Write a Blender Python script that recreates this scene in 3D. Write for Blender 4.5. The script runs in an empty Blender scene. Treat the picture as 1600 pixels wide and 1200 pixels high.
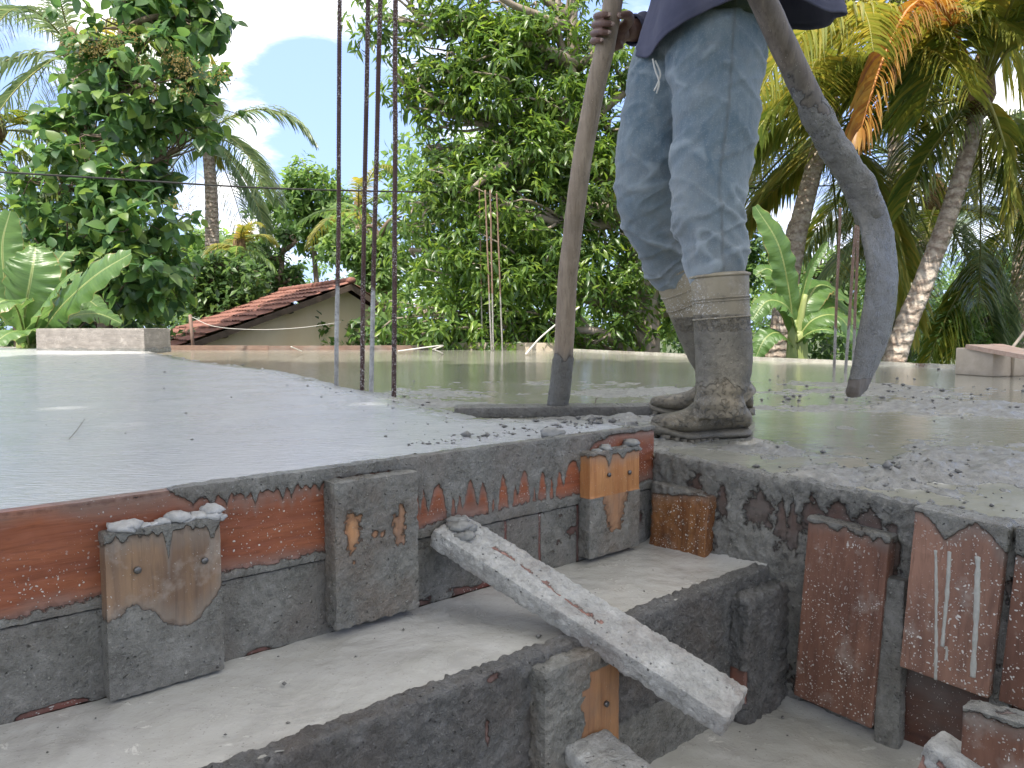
import bpy, math, random
import numpy as np
from mathutils import Vector, Matrix

random.seed(7); rng = np.random.default_rng(7)
R = math.radians
scene = bpy.context.scene

# ------------------------------------------------------------------ camera
CAMZ = 0.20
PITCH = math.atan(85/1200)
cam_d = bpy.data.cameras.new('Camera'); cam = bpy.data.objects.new('Camera', cam_d)
scene.collection.objects.link(cam); scene.camera = cam
cam.location = (0, 0, CAMZ); cam.rotation_euler = (math.pi/2-PITCH, 0, 0)
cam_d.sensor_width = 36; cam_d.lens = 27.0; cam_d.clip_end = 2000; cam_d.clip_start = 0.02
scene.view_settings.view_transform = 'Standard'; scene.view_settings.look = 'None'
scene.view_settings.gamma = 1; scene.view_settings.exposure = 1.48
scene.cycles.max_bounces = 6; scene.cycles.transparent_max_bounces = 4
scene.cycles.diffuse_bounces = 3; scene.cycles.glossy_bounces = 3; scene.cycles.transmission_bounces = 3
scene.cycles.use_adaptive_sampling = True; scene.cycles.adaptive_threshold = 0.02
scene.cycles.use_denoising = True
scene.cycles.sample_clamp_indirect = 6
scene.cycles.caustics_reflective = False; scene.cycles.caustics_refractive = False

# ------------------------------------------------------------------ sun and sky
SUN = Vector((-0.28, -0.42, 0.86)).normalized()
sun_el = math.asin(SUN.z); sun_az = math.atan2(SUN.x, SUN.y)
sd = bpy.data.lights.new('Sun', 'SUN'); sd.energy = 3.0; sd.angle = R(0.5); sd.color = (1, .94, .84)
so = bpy.data.objects.new('Sun', sd); scene.collection.objects.link(so)
so.location = (-5, 5, 15)
so.rotation_euler = (-SUN).to_track_quat('-Z', 'Y').to_euler()

world = bpy.data.worlds.new('World'); scene.world = world; world.use_nodes = True
wn = world.node_tree; wn.nodes.clear()
def dirpx(px, py):
    u = (px-800)/1200; v = (600-py)/1200
    d = Vector((u, math.cos(PITCH)+v*math.sin(PITCH), -math.sin(PITCH)+v*math.cos(PITCH)))
    return d.normalized()
class NT:
    def __init__(s, nt): s.nt = nt
    def n(s, t, **kw):
        nd = s.nt.nodes.new(t)
        for k, v in kw.items():
            if k in nd.inputs: nd.inputs[k].default_value = v
            else: setattr(nd, k, v)
        return nd
    def l(s, a, b): s.nt.links.new(a, b)
    def math(s, op, a, b=None, c=None, clamp=False):
        m = s.nt.nodes.new('ShaderNodeMath'); m.operation = op; m.use_clamp = clamp
        for i, x in enumerate((a, b, c)):
            if x is None: continue
            if isinstance(x, (int, float)): m.inputs[i].default_value = x
            else: s.l(x, m.inputs[i])
        return m.outputs[0]
    def mix(s, f, a, b, blend='MIX'):
        m = s.nt.nodes.new('ShaderNodeMix'); m.data_type = 'RGBA'; m.blend_type = blend
        for i, x in ((0, f), (6, a), (7, b)):
            if isinstance(x, (int, float)): m.inputs[i].default_value = x
            elif isinstance(x, tuple): m.inputs[i].default_value = (*x[:3], 1)
            else: s.l(x, m.inputs[i])
        return m.outputs[2]
    def mapr(s, v, a, b, c=0., d=1., smooth=False):
        m = s.nt.nodes.new('ShaderNodeMapRange'); m.clamp = True
        if smooth: m.interpolation_type = 'SMOOTHSTEP'
        s.l(v, m.inputs[0])
        for i, x in enumerate((a, b, c, d)): m.inputs[i+1].default_value = x
        return m.outputs[0]
    def noise(s, vec, scale, detail=4, rough=.55, dist=0.):
        m = s.n('ShaderNodeTexNoise'); m.inputs['Scale'].default_value = scale
        m.inputs['Detail'].default_value = detail; m.inputs['Roughness'].default_value = rough
        m.inputs['Distortion'].default_value = dist
        if vec is not None: s.l(vec, m.inputs['Vector'])
        return m.outputs['Fac']
    def mapping(s, vec, sc):
        m = s.n('ShaderNodeMapping'); m.inputs['Scale'].default_value = sc; s.l(vec, m.inputs['Vector']); return m.outputs[0]
w = NT(wn)
sky = w.n('ShaderNodeTexSky'); sky.sky_type = 'NISHITA'; sky.sun_disc = False
sky.sun_elevation = sun_el; sky.sun_rotation = sun_az; sky.air_density = 1.0; sky.dust_density = 0.8; sky.ozone_density = 1.5
tc = w.n('ShaderNodeTexCoord')
cn = w.math('ADD', w.math('MULTIPLY', w.noise(w.mapping(tc.outputs['Generated'], (1, 1, 2.0)), 6.5, 8, .6, .4), 1.35), -.175)
def lobe(px, py, width, amt):
    d = dirpx(px, py)
    vm = w.n('ShaderNodeVectorMath'); vm.operation = 'DOT_PRODUCT'
    w.l(tc.outputs['Generated'], vm.inputs[0]); vm.inputs[1].default_value = d
    c = math.cos(width)
    return w.math('MULTIPLY', w.mapr(vm.outputs['Value'], c, 1.0, 0, 1, True), amt)
acc = cn
for a in ((400, -10, .15, .30), (250, -40, .20, .24), (540, -30, .10, .22), (412, 215, .05, .26), (350, 340, .10, .24),
          (20, 120, .16, .06), (1580, 260, .15, .26), (800, 250, .25, .05), (1350, 330, .1, .1), (480, 200, .12, -.14), (470, 130, .10, -.16)):
    acc = w.math('ADD', acc, lobe(*a))
sepz = w.n('ShaderNodeSeparateXYZ'); w.l(tc.outputs['Generated'], sepz.inputs[0])
acc = w.math('ADD', acc, w.mapr(sepz.outputs[2], .40, .70, 0, .34, True))      # unseen cloud added overhead and behind, for brighter and less blue ambient light
acc = w.math('ADD', acc, w.mapr(sepz.outputs[1], .5, -.3, 0, .15, True))
cm = w.mapr(acc, .53, .90, 0, 1, True)
bl = w.mix(.78, sky.outputs[0], (1.85, 2.6, 4.9))
cs = w.mix(cm, bl, (6.6, 6.4, 6.1))
bg = w.n('ShaderNodeBackground'); bg.inputs['Strength'].default_value = 0.12
w.l(cs, bg.inputs['Color'])
wo = w.n('ShaderNodeOutputWorld'); w.l(bg.outputs[0], wo.inputs['Surface'])

# ------------------------------------------------------------------ helpers: pixel rays
def raypx(px, py):
    u = (px-800)/1200; v = (600-py)/1200
    return np.array([u, math.cos(PITCH)+v*math.sin(PITCH), -math.sin(PITCH)+v*math.cos(PITCH)])
CAM = np.array([0, 0, CAMZ])
def at(px, py, Y):
    d = raypx(px, py); return CAM + d*(Y/d[1])
def onz(px, py, z):
    d = raypx(px, py); return CAM + d*((z-CAMZ)/d[2])
def onplane(px, py, P0, n):
    d = raypx(px, py); return CAM + d*(np.dot(P0-CAM, n)/np.dot(d, n))
def nrm(v):
    v = np.asarray(v, float); return v/np.maximum(np.linalg.norm(v, axis=-1, keepdims=True), 1e-9)
def sstep(x, a=0., b=1.):
    t = np.clip((x-a)/(b-a), 0, 1); return t*t*(3-2*t)

_perm = np.random.default_rng(3).permutation(256); _perm = np.concatenate([_perm, _perm, _perm])
_grad = nrm(np.random.default_rng(4).normal(size=(256, 3)))
def perlin(P):
    P = np.asarray(P, float); Pi = np.floor(P).astype(int); f = P-Pi; Pi &= 255
    u = f*f*f*(f*(f*6-15)+10); out = 0
    for dx in (0, 1):
        wx = u[..., 0] if dx else 1-u[..., 0]
        for dy in (0, 1):
            wy = u[..., 1] if dy else 1-u[..., 1]
            for dz in (0, 1):
                wz = u[..., 2] if dz else 1-u[..., 2]
                h = _perm[_perm[_perm[(Pi[..., 0]+dx) & 255]+((Pi[..., 1]+dy) & 255)]+((Pi[..., 2]+dz) & 255)]
                g = _grad[h]
                out = out + wx*wy*wz*(g[..., 0]*(f[..., 0]-dx)+g[..., 1]*(f[..., 1]-dy)+g[..., 2]*(f[..., 2]-dz))
    return out*1.6
def fbm(P, octs=4, gain=.5):
    P = np.asarray(P, float); a = 1.; s = 0.; k = 0.
    for i in range(octs):
        s = s+a*perlin(P*2**i+17.3*i); k += a; a *= gain
    return s/k

# ------------------------------------------------------------------ helpers: objects
col = scene.collection
def tag(o, label=None, cat=None, group=None, kind=None):
    if label: o['label'] = label
    if cat: o['category'] = cat
    if group: o['group'] = group
    if kind: o['kind'] = kind
    return o
def empty(name, loc):
    o = bpy.data.objects.new(name, None); col.objects.link(o); o.location = [float(x) for x in loc]
    o.empty_display_size = .1; return o
def parent_keep(o, p):
    o.parent = p
    o.matrix_parent_inverse = Matrix.Translation(-p.location)
    return o
def mk(name, V, F, mat=None, parent=None, attrs=None, uv=None, smooth=True, F3=None):
    """V (n,3); F (m,4) quads; F3 (k,3) triangles; attrs {name: (n,)}; uv (n,2) per vertex"""
    V = np.asarray(V, np.float32); me = bpy.data.meshes.new(name)
    F = np.zeros((0, 4), int) if F is None else np.asarray(F, int).reshape(-1, 4)
    F3 = np.zeros((0, 3), int) if F3 is None else np.asarray(F3, int).reshape(-1, 3)
    loops = np.concatenate([F.ravel(), F3.ravel()]).astype(np.int32)
    starts = np.concatenate([np.arange(len(F))*4, len(F)*4+np.arange(len(F3))*3]).astype(np.int32)
    me.vertices.add(len(V)); me.vertices.foreach_set('co', V.ravel())
    me.loops.add(len(loops)); me.loops.foreach_set('vertex_index', loops)
    me.polygons.add(len(starts)); me.polygons.foreach_set('loop_start', starts)
    me.update(calc_edges=True); me.validate()
    if smooth: me.polygons.foreach_set('use_smooth', np.ones(len(me.polygons), bool))
    if attrs:
        for k, a in attrs.items():
            at_ = me.attributes.new(k, 'FLOAT', 'POINT'); at_.data.foreach_set('value', np.asarray(a, np.float32).ravel())
    if uv is not None:
        ul = me.uv_layers.new(name='UVMap'); li = np.zeros(len(me.loops), np.int32); me.loops.foreach_get('vertex_index', li)
        ul.data.foreach_set('uv', np.asarray(uv, np.float32)[li].ravel())
    if mat: me.materials.append(mat)
    o = bpy.data.objects.new(name, me); col.objects.link(o)
    if parent is not None: parent_keep(o, parent)
    return o
class MB:
    def __init__(s): s.V = []; s.F = []; s.T = []; s.n = 0; s.A = []
    def add(s, V, F=None, T=None, a=0.):
        V = np.asarray(V, float)
        if F is not None and len(F): s.F.append(np.asarray(F, int)+s.n)
        if T is not None and len(T): s.T.append(np.asarray(T, int)+s.n)
        s.V.append(V); s.A.append(np.broadcast_to(np.asarray(a, float), (len(V),))); s.n += len(V)
    def build(s, name, mat, parent=None, smooth=True, attr=None):
        V = np.concatenate(s.V)
        F = np.concatenate(s.F) if s.F else None; T = np.concatenate(s.T) if s.T else None
        return mk(name, V, F, mat, parent, {attr: np.concatenate(s.A)} if attr else None, None, smooth, T)
def gridfaces(nu, nv, off=0, flip=False):
    i, j = np.meshgrid(np.arange(nu-1), np.arange(nv-1), indexing='ij'); a = (i*nv+j).ravel()+off
    q = np.stack([a, a+nv, a+nv+1, a+1], 1)
    return q[:, ::-1] if flip else q
def tube(pts, rad, n=10, closed_ends=True, squash=None):
    pts = np.asarray(pts, float); m = len(pts); rad = np.broadcast_to(np.asarray(rad, float), (m,))
    tan = nrm(np.gradient(pts, axis=0)); ref = np.array([0, 0, 1.]) if abs(tan[0][2]) < .9 else np.array([1., 0, 0])
    s0 = nrm(np.cross(tan[0], ref)); S = []
    for t in tan:
        s0 = nrm(s0-t*np.dot(s0, t)); S.append(s0)
    S = np.array(S); U = np.cross(tan, S); th = np.arange(n)/n*2*np.pi
    V = pts[:, None]+rad[:, None, None]*(np.cos(th)[None, :, None]*S[:, None]+np.sin(th)[None, :, None]*U[:, None])
    V = V.reshape(-1, 3); F = []
    i, j = np.meshgrid(np.arange(m-1), np.arange(n), indexing='ij'); i = i.ravel(); j = j.ravel(); k = (j+1) % n
    F = np.stack([i*n+j, i*n+k, (i+1)*n+k, (i+1)*n+j], 1); T = []
    if closed_ends:
        V = np.concatenate([V, [pts[0]-tan[0]*rad[0]*.3, pts[-1]+tan[-1]*rad[-1]*.3]]); c0 = m*n; c1 = c0+1
        T = [(c0, (q+1) % n, q) for q in range(n)]+[(c1, (m-1)*n+q, (m-1)*n+(q+1) % n) for q in range(n)]
    return V, F, T
def spline(pts, n):
    """Catmull-Rom through rows of pts"""
    P = np.asarray(pts, float); P = np.concatenate([[2*P[0]-P[1]], P, [2*P[-1]-P[-2]]]); m = len(P)-3
    t = np.linspace(0, m-1e-6, n); i = t.astype(int); f = (t-i)[:, None]
    a, b, c, d = P[i], P[i+1], P[i+2], P[i+3]
    return .5*((2*b)+(-a+c)*f+(2*a-5*b+4*c-d)*f*f+(-a+3*b-3*c+d)*f**3)
def loft(rings, n=28, cap=True):
    """rings: list of (center, ax, ay) ; superellipse p=2"""
    th = np.arange(n)/n*2*np.pi; V = []
    for c, ax, ay in rings:
        V.append(np.asarray(c)[None]+np.cos(th)[:, None]*np.asarray(ax)[None]+np.sin(th)[:, None]*np.asarray(ay)[None])
    V = np.concatenate(V); m = len(rings)
    i, j = np.meshgrid(np.arange(m-1), np.arange(n), indexing='ij'); i = i.ravel(); j = j.ravel(); k = (j+1) % n
    F = np.stack([i*n+j, i*n+k, (i+1)*n+k, (i+1)*n+j], 1); T = []
    if cap:
        V = np.concatenate([V, [rings[0][0], rings[-1][0]]]); c0 = m*n; c1 = c0+1
        T = [(c0, (q+1) % n, q) for q in range(n)]+[(c1, (m-1)*n+q, (m-1)*n+(q+1) % n) for q in range(n)]
    return V, F, T
def remesh(mb, voxel, smooth_it=2):
    """fuse overlapping shells into one continuous surface; returns V, F (quads) """
    o = mb.build('tmp', None); m = o.modifiers.new('r', 'REMESH'); m.mode = 'VOXEL'; m.voxel_size = voxel
    if smooth_it:
        s = o.modifiers.new('s', 'SMOOTH'); s.factor = .5; s.iterations = smooth_it
    bpy.context.view_layer.update()
    dg = bpy.context.evaluated_depsgraph_get(); me = bpy.data.meshes.new_from_object(o.evaluated_get(dg))
    V = np.zeros(len(me.vertices)*3, np.float32); me.vertices.foreach_get('co', V)
    N = np.zeros(len(me.vertices)*3, np.float32); me.vertices.foreach_get('normal', N)
    F = np.array([tuple(p.vertices) for p in me.polygons if len(p.vertices) == 4])
    T = np.array([tuple(p.vertices) for p in me.polygons if len(p.vertices) == 3]).reshape(-1, 3)
    bpy.data.objects.remove(o); bpy.data.meshes.remove(me)
    return V.reshape(-1, 3).astype(float), N.reshape(-1, 3).astype(float), F, T

# ------------------------------------------------------------------ materials
def newmat(name):
    m = bpy.data.materials.new(name); m.use_nodes = True; m.node_tree.nodes.clear()
    t = NT(m.node_tree); out = t.n('ShaderNodeOutputMaterial'); return m, t, out
def bump(t, h, dist, strength=1., prev=None):
    b = t.n('ShaderNodeBump'); b.inputs['Distance'].default_value = dist; b.inputs['Strength'].default_value = strength
    t.l(h, b.inputs['Height'])
    if prev is not None: t.l(prev, b.inputs['Normal'])
    return b.outputs[0]
def cov_mat(name, c1, c2, grain=(3, 40), rough=.6, conc=((.20, .20, .185), (.34, .34, .32)), speck=.4, rust=None,
            grainmap='uv', cb=.0019, conc_rough=.30, edge=.006, pale=0., fine=0.):
    """a base (wood, cloth, rubber, steel) partly coated with concrete where attribute cov > 0"""
    m, t, out = newmat(name); tc = t.n('ShaderNodeTexCoord'); ob = tc.outputs['Object']
    uv = tc.outputs['UV'] if grainmap == 'uv' else ob
    gs = (grain[0], grain[1], 1) if grainmap == 'uv' else (grain[1], grain[1], grain[0])
    g = t.noise(t.mapping(uv, gs), 1.0, 5, .6, .4)
    g2 = t.noise(ob, 9, 4, .6)
    base = t.mix(t.mapr(g, .3, .7), c1, c2); base = t.mix(t.mapr(t.noise(t.mapping(uv, tuple(x*2.6 for x in gs)), 1.0, 4, .7, .8), .52, .68, 0, .5), base, tuple(x*.5 for x in c1))
    base = t.mix(t.mapr(g2, .35, .75, 0, .55), base, tuple(x*.45 for x in c1))
    if pale: base = t.mix(t.mapr(t.noise(ob, 14, 5, .65), .55, .68, 0, pale), base, (.42, .38, .33))
    # splashes of cement
    vo = t.n('ShaderNodeTexVoronoi'); vo.inputs['Scale'].default_value = 330; vo.inputs['Randomness'].default_value = 1
    nv = t.n('ShaderNodeTexNoise'); nv.inputs['Scale'].default_value = 40; t.l(ob, nv.inputs['Vector'])
    mx = t.n('ShaderNodeVectorMath'); mx.operation = 'MULTIPLY_ADD'; t.l(nv.outputs['Color'], mx.inputs[0]); mx.inputs[1].default_value = (.02,)*3; t.l(ob, mx.inputs[2])
    t.l(mx.outputs[0], vo.inputs['Vector'])
    rnd = t.n('ShaderNodeSeparateColor'); t.l(vo.outputs['Color'], rnd.inputs[0])
    thr = t.math('MULTIPLY', t.math('POWER', rnd.outputs[0], 4.), .55)
    clump = t.mapr(t.noise(ob, 7, 3, .5), .4, .62)
    spk = t.math('MULTIPLY', t.mapr(t.math('SUBTRACT', t.math('MULTIPLY', thr, speck*1.6), vo.outputs['Distance']), -.04, .02), clump, clamp=True)
    base = t.mix(spk, base, (.62, .60, .55))
    at_ = t.n('ShaderNodeAttribute'); at_.attribute_name = 'cov'
    en = t.math('MULTIPLY', t.math('SUBTRACT', t.noise(ob, 90, 4, .65), .5), edge*3)
    cf = t.mapr(t.math('ADD', at_.outputs['Fac'], en), -.0006, .0012)
    # thin cement film fading around the coat
    film = t.mapr(t.math('ADD', at_.outputs['Fac'], t.math('MULTIPLY', t.math('SUBTRACT', g2, .5), .05)), -.022, .0, 0, .45)
    base = t.mix(film, base, tuple(x*.62 for x in conc[1]))
    base = t.mix(t.mapr(t.math('ADD', at_.outputs['Fac'], en), -.006, -.001, 0, .55), base, tuple(x*.3 for x in c1))
    n1 = t.noise(ob, 26, 8, .78); n2 = t.noise(ob, 190, 5, .7); n3 = t.noise(ob, 5, 3, .6); n5 = t.noise(ob, 75, 5, .7, .8)
    cc = t.mix(t.mapr(n1, .34, .68), conc[0], conc[1]); cc = t.mix(t.mapr(n5, .5, .66, 0, .5), cc, tuple(x*.5 for x in conc[0]))
    cc = t.mix(t.mapr(n3, .4, .7, 0, .35), cc, tuple(x*.7 for x in conc[0]))
    cc = t.mix(t.mapr(n2, .60, .70, 0, .40), cc, tuple(min(.7, x*1.9) for x in conc[1]))
    cc = t.mix(t.mapr(t.noise(ob, 8, 4, .6, .5), .46, .64, 0, .42), cc, t.mix(.45, base, (.22, .20, .16)))
    v2 = t.n('ShaderNodeTexVoronoi'); v2.inputs['Scale'].default_value = 150; t.l(mx.outputs[0], v2.inputs['Vector']); r2 = t.n('ShaderNodeSeparateColor'); t.l(v2.outputs['Color'], r2.inputs[0])
    pit = t.math('MULTIPLY', t.mapr(v2.outputs['Distance'], .16, .26, 1, 0), t.mapr(r2.outputs[0], .86, .88)); gr = t.math('MULTIPLY', t.mapr(v2.outputs['Distance'], .14, .32, 1, 0), t.mapr(r2.outputs[1], .86, .88))
    cc = t.mix(t.math('MULTIPLY', pit, .75), cc, (.03, .03, .027)); cc = t.mix(t.math('MULTIPLY', gr, .55), cc, tuple(min(.7, x*1.6) for x in conc[1]))
    colr = t.mix(cf, base, cc)
    p = t.n('ShaderNodeBsdfPrincipled'); t.l(colr, p.inputs['Base Color'])
    rr = t.math('ADD', t.mapr(cf, 0, 1, rough, conc_rough), t.math('MULTIPLY', t.math('SUBTRACT', n1, .5), .35))
    t.l(rr, p.inputs['Roughness']); p.inputs['Specular IOR Level'].default_value = .4
    hw = t.math('MULTIPLY', g, t.mapr(cf, 0, 1, .35, 0))
    hc = t.math('MULTIPLY', t.math('ADD', t.math('MULTIPLY', n1, 1.3), t.math('ADD', t.math('MULTIPLY', n2, .8), t.math('ADD', t.math('MULTIPLY', n5, 1.1), t.math('MULTIPLY', t.noise(ob, 420, 3, .7), .55)))), cf)
    h = t.math('ADD', t.math('ADD', hw, hc), t.math('MULTIPLY', spk, .35)); h = t.math('ADD', h, t.math('MULTIPLY', cf, t.math('MULTIPLY', t.math('SUBTRACT', gr, pit), .8)))
    if fine: h = t.math('ADD', h, t.math('MULTIPLY', t.noise(ob, 700, 2, .5), fine))
    t.l(bump(t, h, cb*2.2), p.inputs['Normal']); t.l(p.outputs[0], out.inputs[0])
    return m
def leaf_mat(name, cols, gloss=.35, trans=.45, veins=0.):
    m, t, out = newmat(name); geo = t.n('ShaderNodeNewGeometry'); r = geo.outputs['Random Per Island']
    cr = t.n('ShaderNodeValToRGB'); cr.color_ramp.interpolation = 'LINEAR'
    els = cr.color_ramp.elements
    while len(els) < len(cols): els.new(.5)
    for i, c in enumerate(cols): els[i].position = i/(len(cols)-1); els[i].color = (*c, 1)
    t.l(r, cr.inputs[0]); c = cr.outputs[0]
    tcn = t.n('ShaderNodeTexCoord'); c = t.mix(t.mapr(t.noise(tcn.outputs['Object'], .9, 3, .5), .35, .7, 0, .45), c, tuple(x*.55 for x in cols[0]))
    p = t.n('ShaderNodeBsdfPrincipled'); t.l(c, p.inputs['Base Color']); p.inputs['Roughness'].default_value = gloss
    p.inputs['Specular IOR Level'].default_value = .5
    tr = t.n('ShaderNodeBsdfTranslucent'); hs = t.n('ShaderNodeHueSaturation'); hs.inputs['Hue'].default_value = .485; hs.inputs['Value'].default_value = 1.9; hs.inputs['Saturation'].default_value = 1.1
    t.l(c, hs.inputs['Color']); t.l(hs.outputs[0], tr.inputs['Color'])
    mx = t.n('ShaderNodeMixShader'); mx.inputs[0].default_value = trans; t.l(p.outputs[0], mx.inputs[1]); t.l(tr.outputs[0], mx.inputs[2])
    t.l(mx.outputs[0], out.inputs[0]); return m
def simple_mat(name, c1, c2, scale=8, rough=.7, bumpd=.0, detail=5, stretch=(1, 1, 1), metallic=0., spec=.4):
    m, t, out = newmat(name); tc = t.n('ShaderNodeTexCoord')
    n = t.noise(t.mapping(tc.outputs['Object'], stretch), scale, detail, .6)
    p = t.n('ShaderNodeBsdfPrincipled'); t.l(t.mix(t.mapr(n, .3, .7), c1, c2), p.inputs['Base Color'])
    p.inputs['Roughness'].default_value = rough; p.inputs['Metallic'].default_value = metallic; p.inputs['Specular IOR Level'].default_value = spec
    if bumpd: t.l(bump(t, n, bumpd), p.inputs['Normal'])
    t.l(p.outputs[0], out.inputs[0]); return m

GREY = ((.135, .133, .117), (.32, .314, .283)); LIGHT = ((.33, .327, .305), (.66, .655, .62))
M = {}
M['redply'] = cov_mat('red_plywood', (.20, .060, .030), (.31, .105, .048), (6, 60), .45, GREY, .5)
M['redply2'] = cov_mat('dark_red_plywood', (.13, .032, .022), (.20, .05, .033), (6, 60), .4, GREY, .6)
M['oldwood'] = cov_mat('weathered_plank', (.17, .11, .075), (.31, .195, .11), (60, 4), .6, GREY, .35, pale=.5)
M['orangewood'] = cov_mat('orange_plank', (.36, .15, .055), (.50, .25, .10), (60, 4), .5, GREY, .25)
M['brownwood'] = cov_mat('wet_brown_plank', (.13, .05, .022), (.34, .16, .06), (50, 6), .35, GREY, .6, pale=.3)
M['paintply'] = cov_mat('speckled_red_brown_plank', (.13, .062, .042), (.23, .115, .075), (40, 5), .5, GREY, .62, pale=.4)
M['pinkply'] = cov_mat('pinkish_brown_plank', (.20, .105, .075), (.34, .19, .13), (40, 5), .5, ((.20, .198, .175), (.36, .355, .32)), .62, pale=.5)
M['darkply'] = cov_mat('dark_wet_plank', (.05, .022, .016), (.12, .05, .03), (6, 40), .4, GREY, .4)
M['rough'] = cov_mat('rough_cement_board', (.16, .05, .03), (.25, .09, .05), (6, 40), .5, ((.115, .115, .108), (.29, .285, .272)), .3, cb=.0036, conc_rough=.5)
M['whiteboard'] = cov_mat('cement_crusted_plank', (.34, .10, .06), (.44, .2, .12), (6, 40), .6, LIGHT, .3, cb=.002, conc_rough=.6)
M['pole'] = cov_mat('grey_round_wood', (.24, .18, .12), (.43, .34, .245), (2.2, 60), .65, ((.12, .12, .105), (.22, .22, .2)), .25, grainmap='ob')
M['steel'] = cov_mat('rusty_rebar', (.055, .028, .022), (.10, .045, .03), (30, 60), .6, LIGHT, .9, grainmap='ob')
M['steelorange'] = cov_mat('orange_rusty_rebar', (.17, .10, .07), (.25, .16, .11), (30, 60), .7, ((.25, .24, .22), (.42, .40, .37)), .7, grainmap='ob')
M['hoe'] = cov_mat('mud_caked_tool', (.075, .058, .044), (.17, .138, .108), (3, 60), .5, ((.125, .12, .105), (.24, .232, .21)), .25, grainmap='ob')
M['boot'] = cov_mat('beige_rubber', (.29, .245, .165), (.38, .325, .225), (12, 12), .42, ((.13, .118, .09), (.25, .228, .18)), .9, grainmap='ob', cb=.0012, conc_rough=.5, edge=.004, fine=.3, pale=.3)

def slab_mat():
    """concrete deck: 'fin' finished screed, 'water' standing cement water, rest stirred mud"""
    m, t, out = newmat('fresh_concrete'); tc = t.n('ShaderNodeTexCoord'); ob = tc.outputs['Object']
    fin = t.n('ShaderNodeAttribute'); fin.attribute_name = 'fin'; wa = t.n('ShaderNodeAttribute'); wa.attribute_name = 'water'
    n1 = t.noise(ob, 6, 6, .62); n2 = t.noise(ob, 45, 5, .6); n3 = t.noise(ob, 1.3, 4, .6, .4); n4 = t.noise(ob, 220, 3, .6)
    rot = t.n('ShaderNodeMapping'); rot.inputs['Rotation'].default_value = (0, 0, .7); rot.inputs['Scale'].default_value = (26, 120, 30); t.l(ob, rot.inputs['Vector'])
    tr = t.noise(rot.outputs[0], 1, 4, .6, .8)
    cf = t.mix(t.mapr(n3, .3, .7), (.42, .435, .465), (.50, .505, .515)); cf = t.mix(t.mapr(n1, .35, .75, 0, .5), cf, (.40, .405, .415))
    cm_ = t.mix(t.mapr(n2, .3, .7), (.13, .128, .115), (.29, .285, .262))
    cw = t.mix(t.mapr(n3, .3, .7), (.245, .243, .20), (.32, .316, .27)); cw = t.mix(t.mapr(n1, .45, .7, 0, .55), cw, (.36, .355, .31))
    wf = t.mapr(t.math('ADD', wa.outputs['Fac'], t.math('MULTIPLY', t.math('SUBTRACT', n2, .5), .6)), .35, .65)
    c = t.mix(wf, cm_, cw); c = t.mix(fin.outputs['Fac'], c, cf)
    c = t.mix(t.mapr(n4, .66, .72, 0, .4), c, (.5, .5, .48))
    p = t.n('ShaderNodeBsdfPrincipled'); t.l(c, p.inputs['Base Color']); p.inputs['Specular IOR Level'].default_value = .6
    rw = t.mapr(wf, 0, 1, .36, .075); rf = t.mapr(n1, .3, .7, .11, .23)
    mixr = t.n('ShaderNodeMix'); t.l(fin.outputs['Fac'], mixr.inputs[0]); t.l(rw, mixr.inputs[2]); t.l(rf, mixr.inputs[3])
    t.l(mixr.outputs[0], p.inputs['Roughness'])
    rip = t.noise(t.mapping(ob, (1, 1.6, 1)), 17, 3, .5, .6)
    h = t.math('ADD', t.math('MULTIPLY', t.math('ADD', n2, t.math('MULTIPLY', t.noise(ob, 150, 4, .7), .45)), t.mapr(wf, 0, 1, 2.1, .12)), t.math('MULTIPLY', rip, t.mapr(wf, 0, 1, .3, .55)))
    hf = t.math('ADD', t.math('MULTIPLY', tr, .95), t.math('ADD', t.math('MULTIPLY', n2, .35), t.math('MULTIPLY', n4, .12)))
    mh = t.n('ShaderNodeMix'); t.l(fin.outputs['Fac'], mh.inputs[0]); t.l(h, mh.inputs[2]); t.l(hf, mh.inputs[3])
    t.l(bump(t, mh.outputs[0], .0035), p.inputs['Normal']); t.l(p.outputs[0], out.inputs[0]); return m
M['slab'] = slab_mat()
def tread_mat():
    m, t, out = newmat('wet_step_concrete'); tc = t.n('ShaderNodeTexCoord'); ob = tc.outputs['Object']
    n1 = t.noise(ob, 9, 6, .65, .5); n2 = t.noise(ob, 60, 5, .6); n3 = t.noise(ob, 3.2, 4, .6, .6); n4 = t.noise(ob, 260, 3, .6)
    c = t.mix(t.mapr(n3, .35, .65), (.41, .405, .365), (.51, .505, .485)); c = t.mix(t.mapr(n1, .5, .68, 0, .85), c, (.38, .372, .345))
    c = t.mix(t.mapr(n2, .64, .69, 0, .8), c, (.52, .51, .47)); c = t.mix(t.mapr(t.noise(t.mapping(ob, (1, 2.2, 1)), 16, 6, .7, .6), .63, .67, 0, .75), c, (.68, .67, .62)); c = t.mix(t.mapr(t.noise(ob, 2.4, 5, .6, .8), .52, .62, 0, .6), c, (.27, .265, .245)); c = t.mix(t.mapr(n4, .64, .7, 0, .5), c, (.14, .13, .12))
    p = t.n('ShaderNodeBsdfPrincipled'); t.l(c, p.inputs['Base Color']); t.l(t.mapr(n1, .3, .7, .08, .34), p.inputs['Roughness']); p.inputs['Specular IOR Level'].default_value = .5
    h = t.math('ADD', t.math('MULTIPLY', n1, 1.), t.math('ADD', t.math('MULTIPLY', n2, .3), t.math('MULTIPLY', n4, .08)))
    t.l(bump(t, h, .004), p.inputs['Normal']); t.l(p.outputs[0], out.inputs[0]); return m
M['tread'] = tread_mat()
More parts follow.
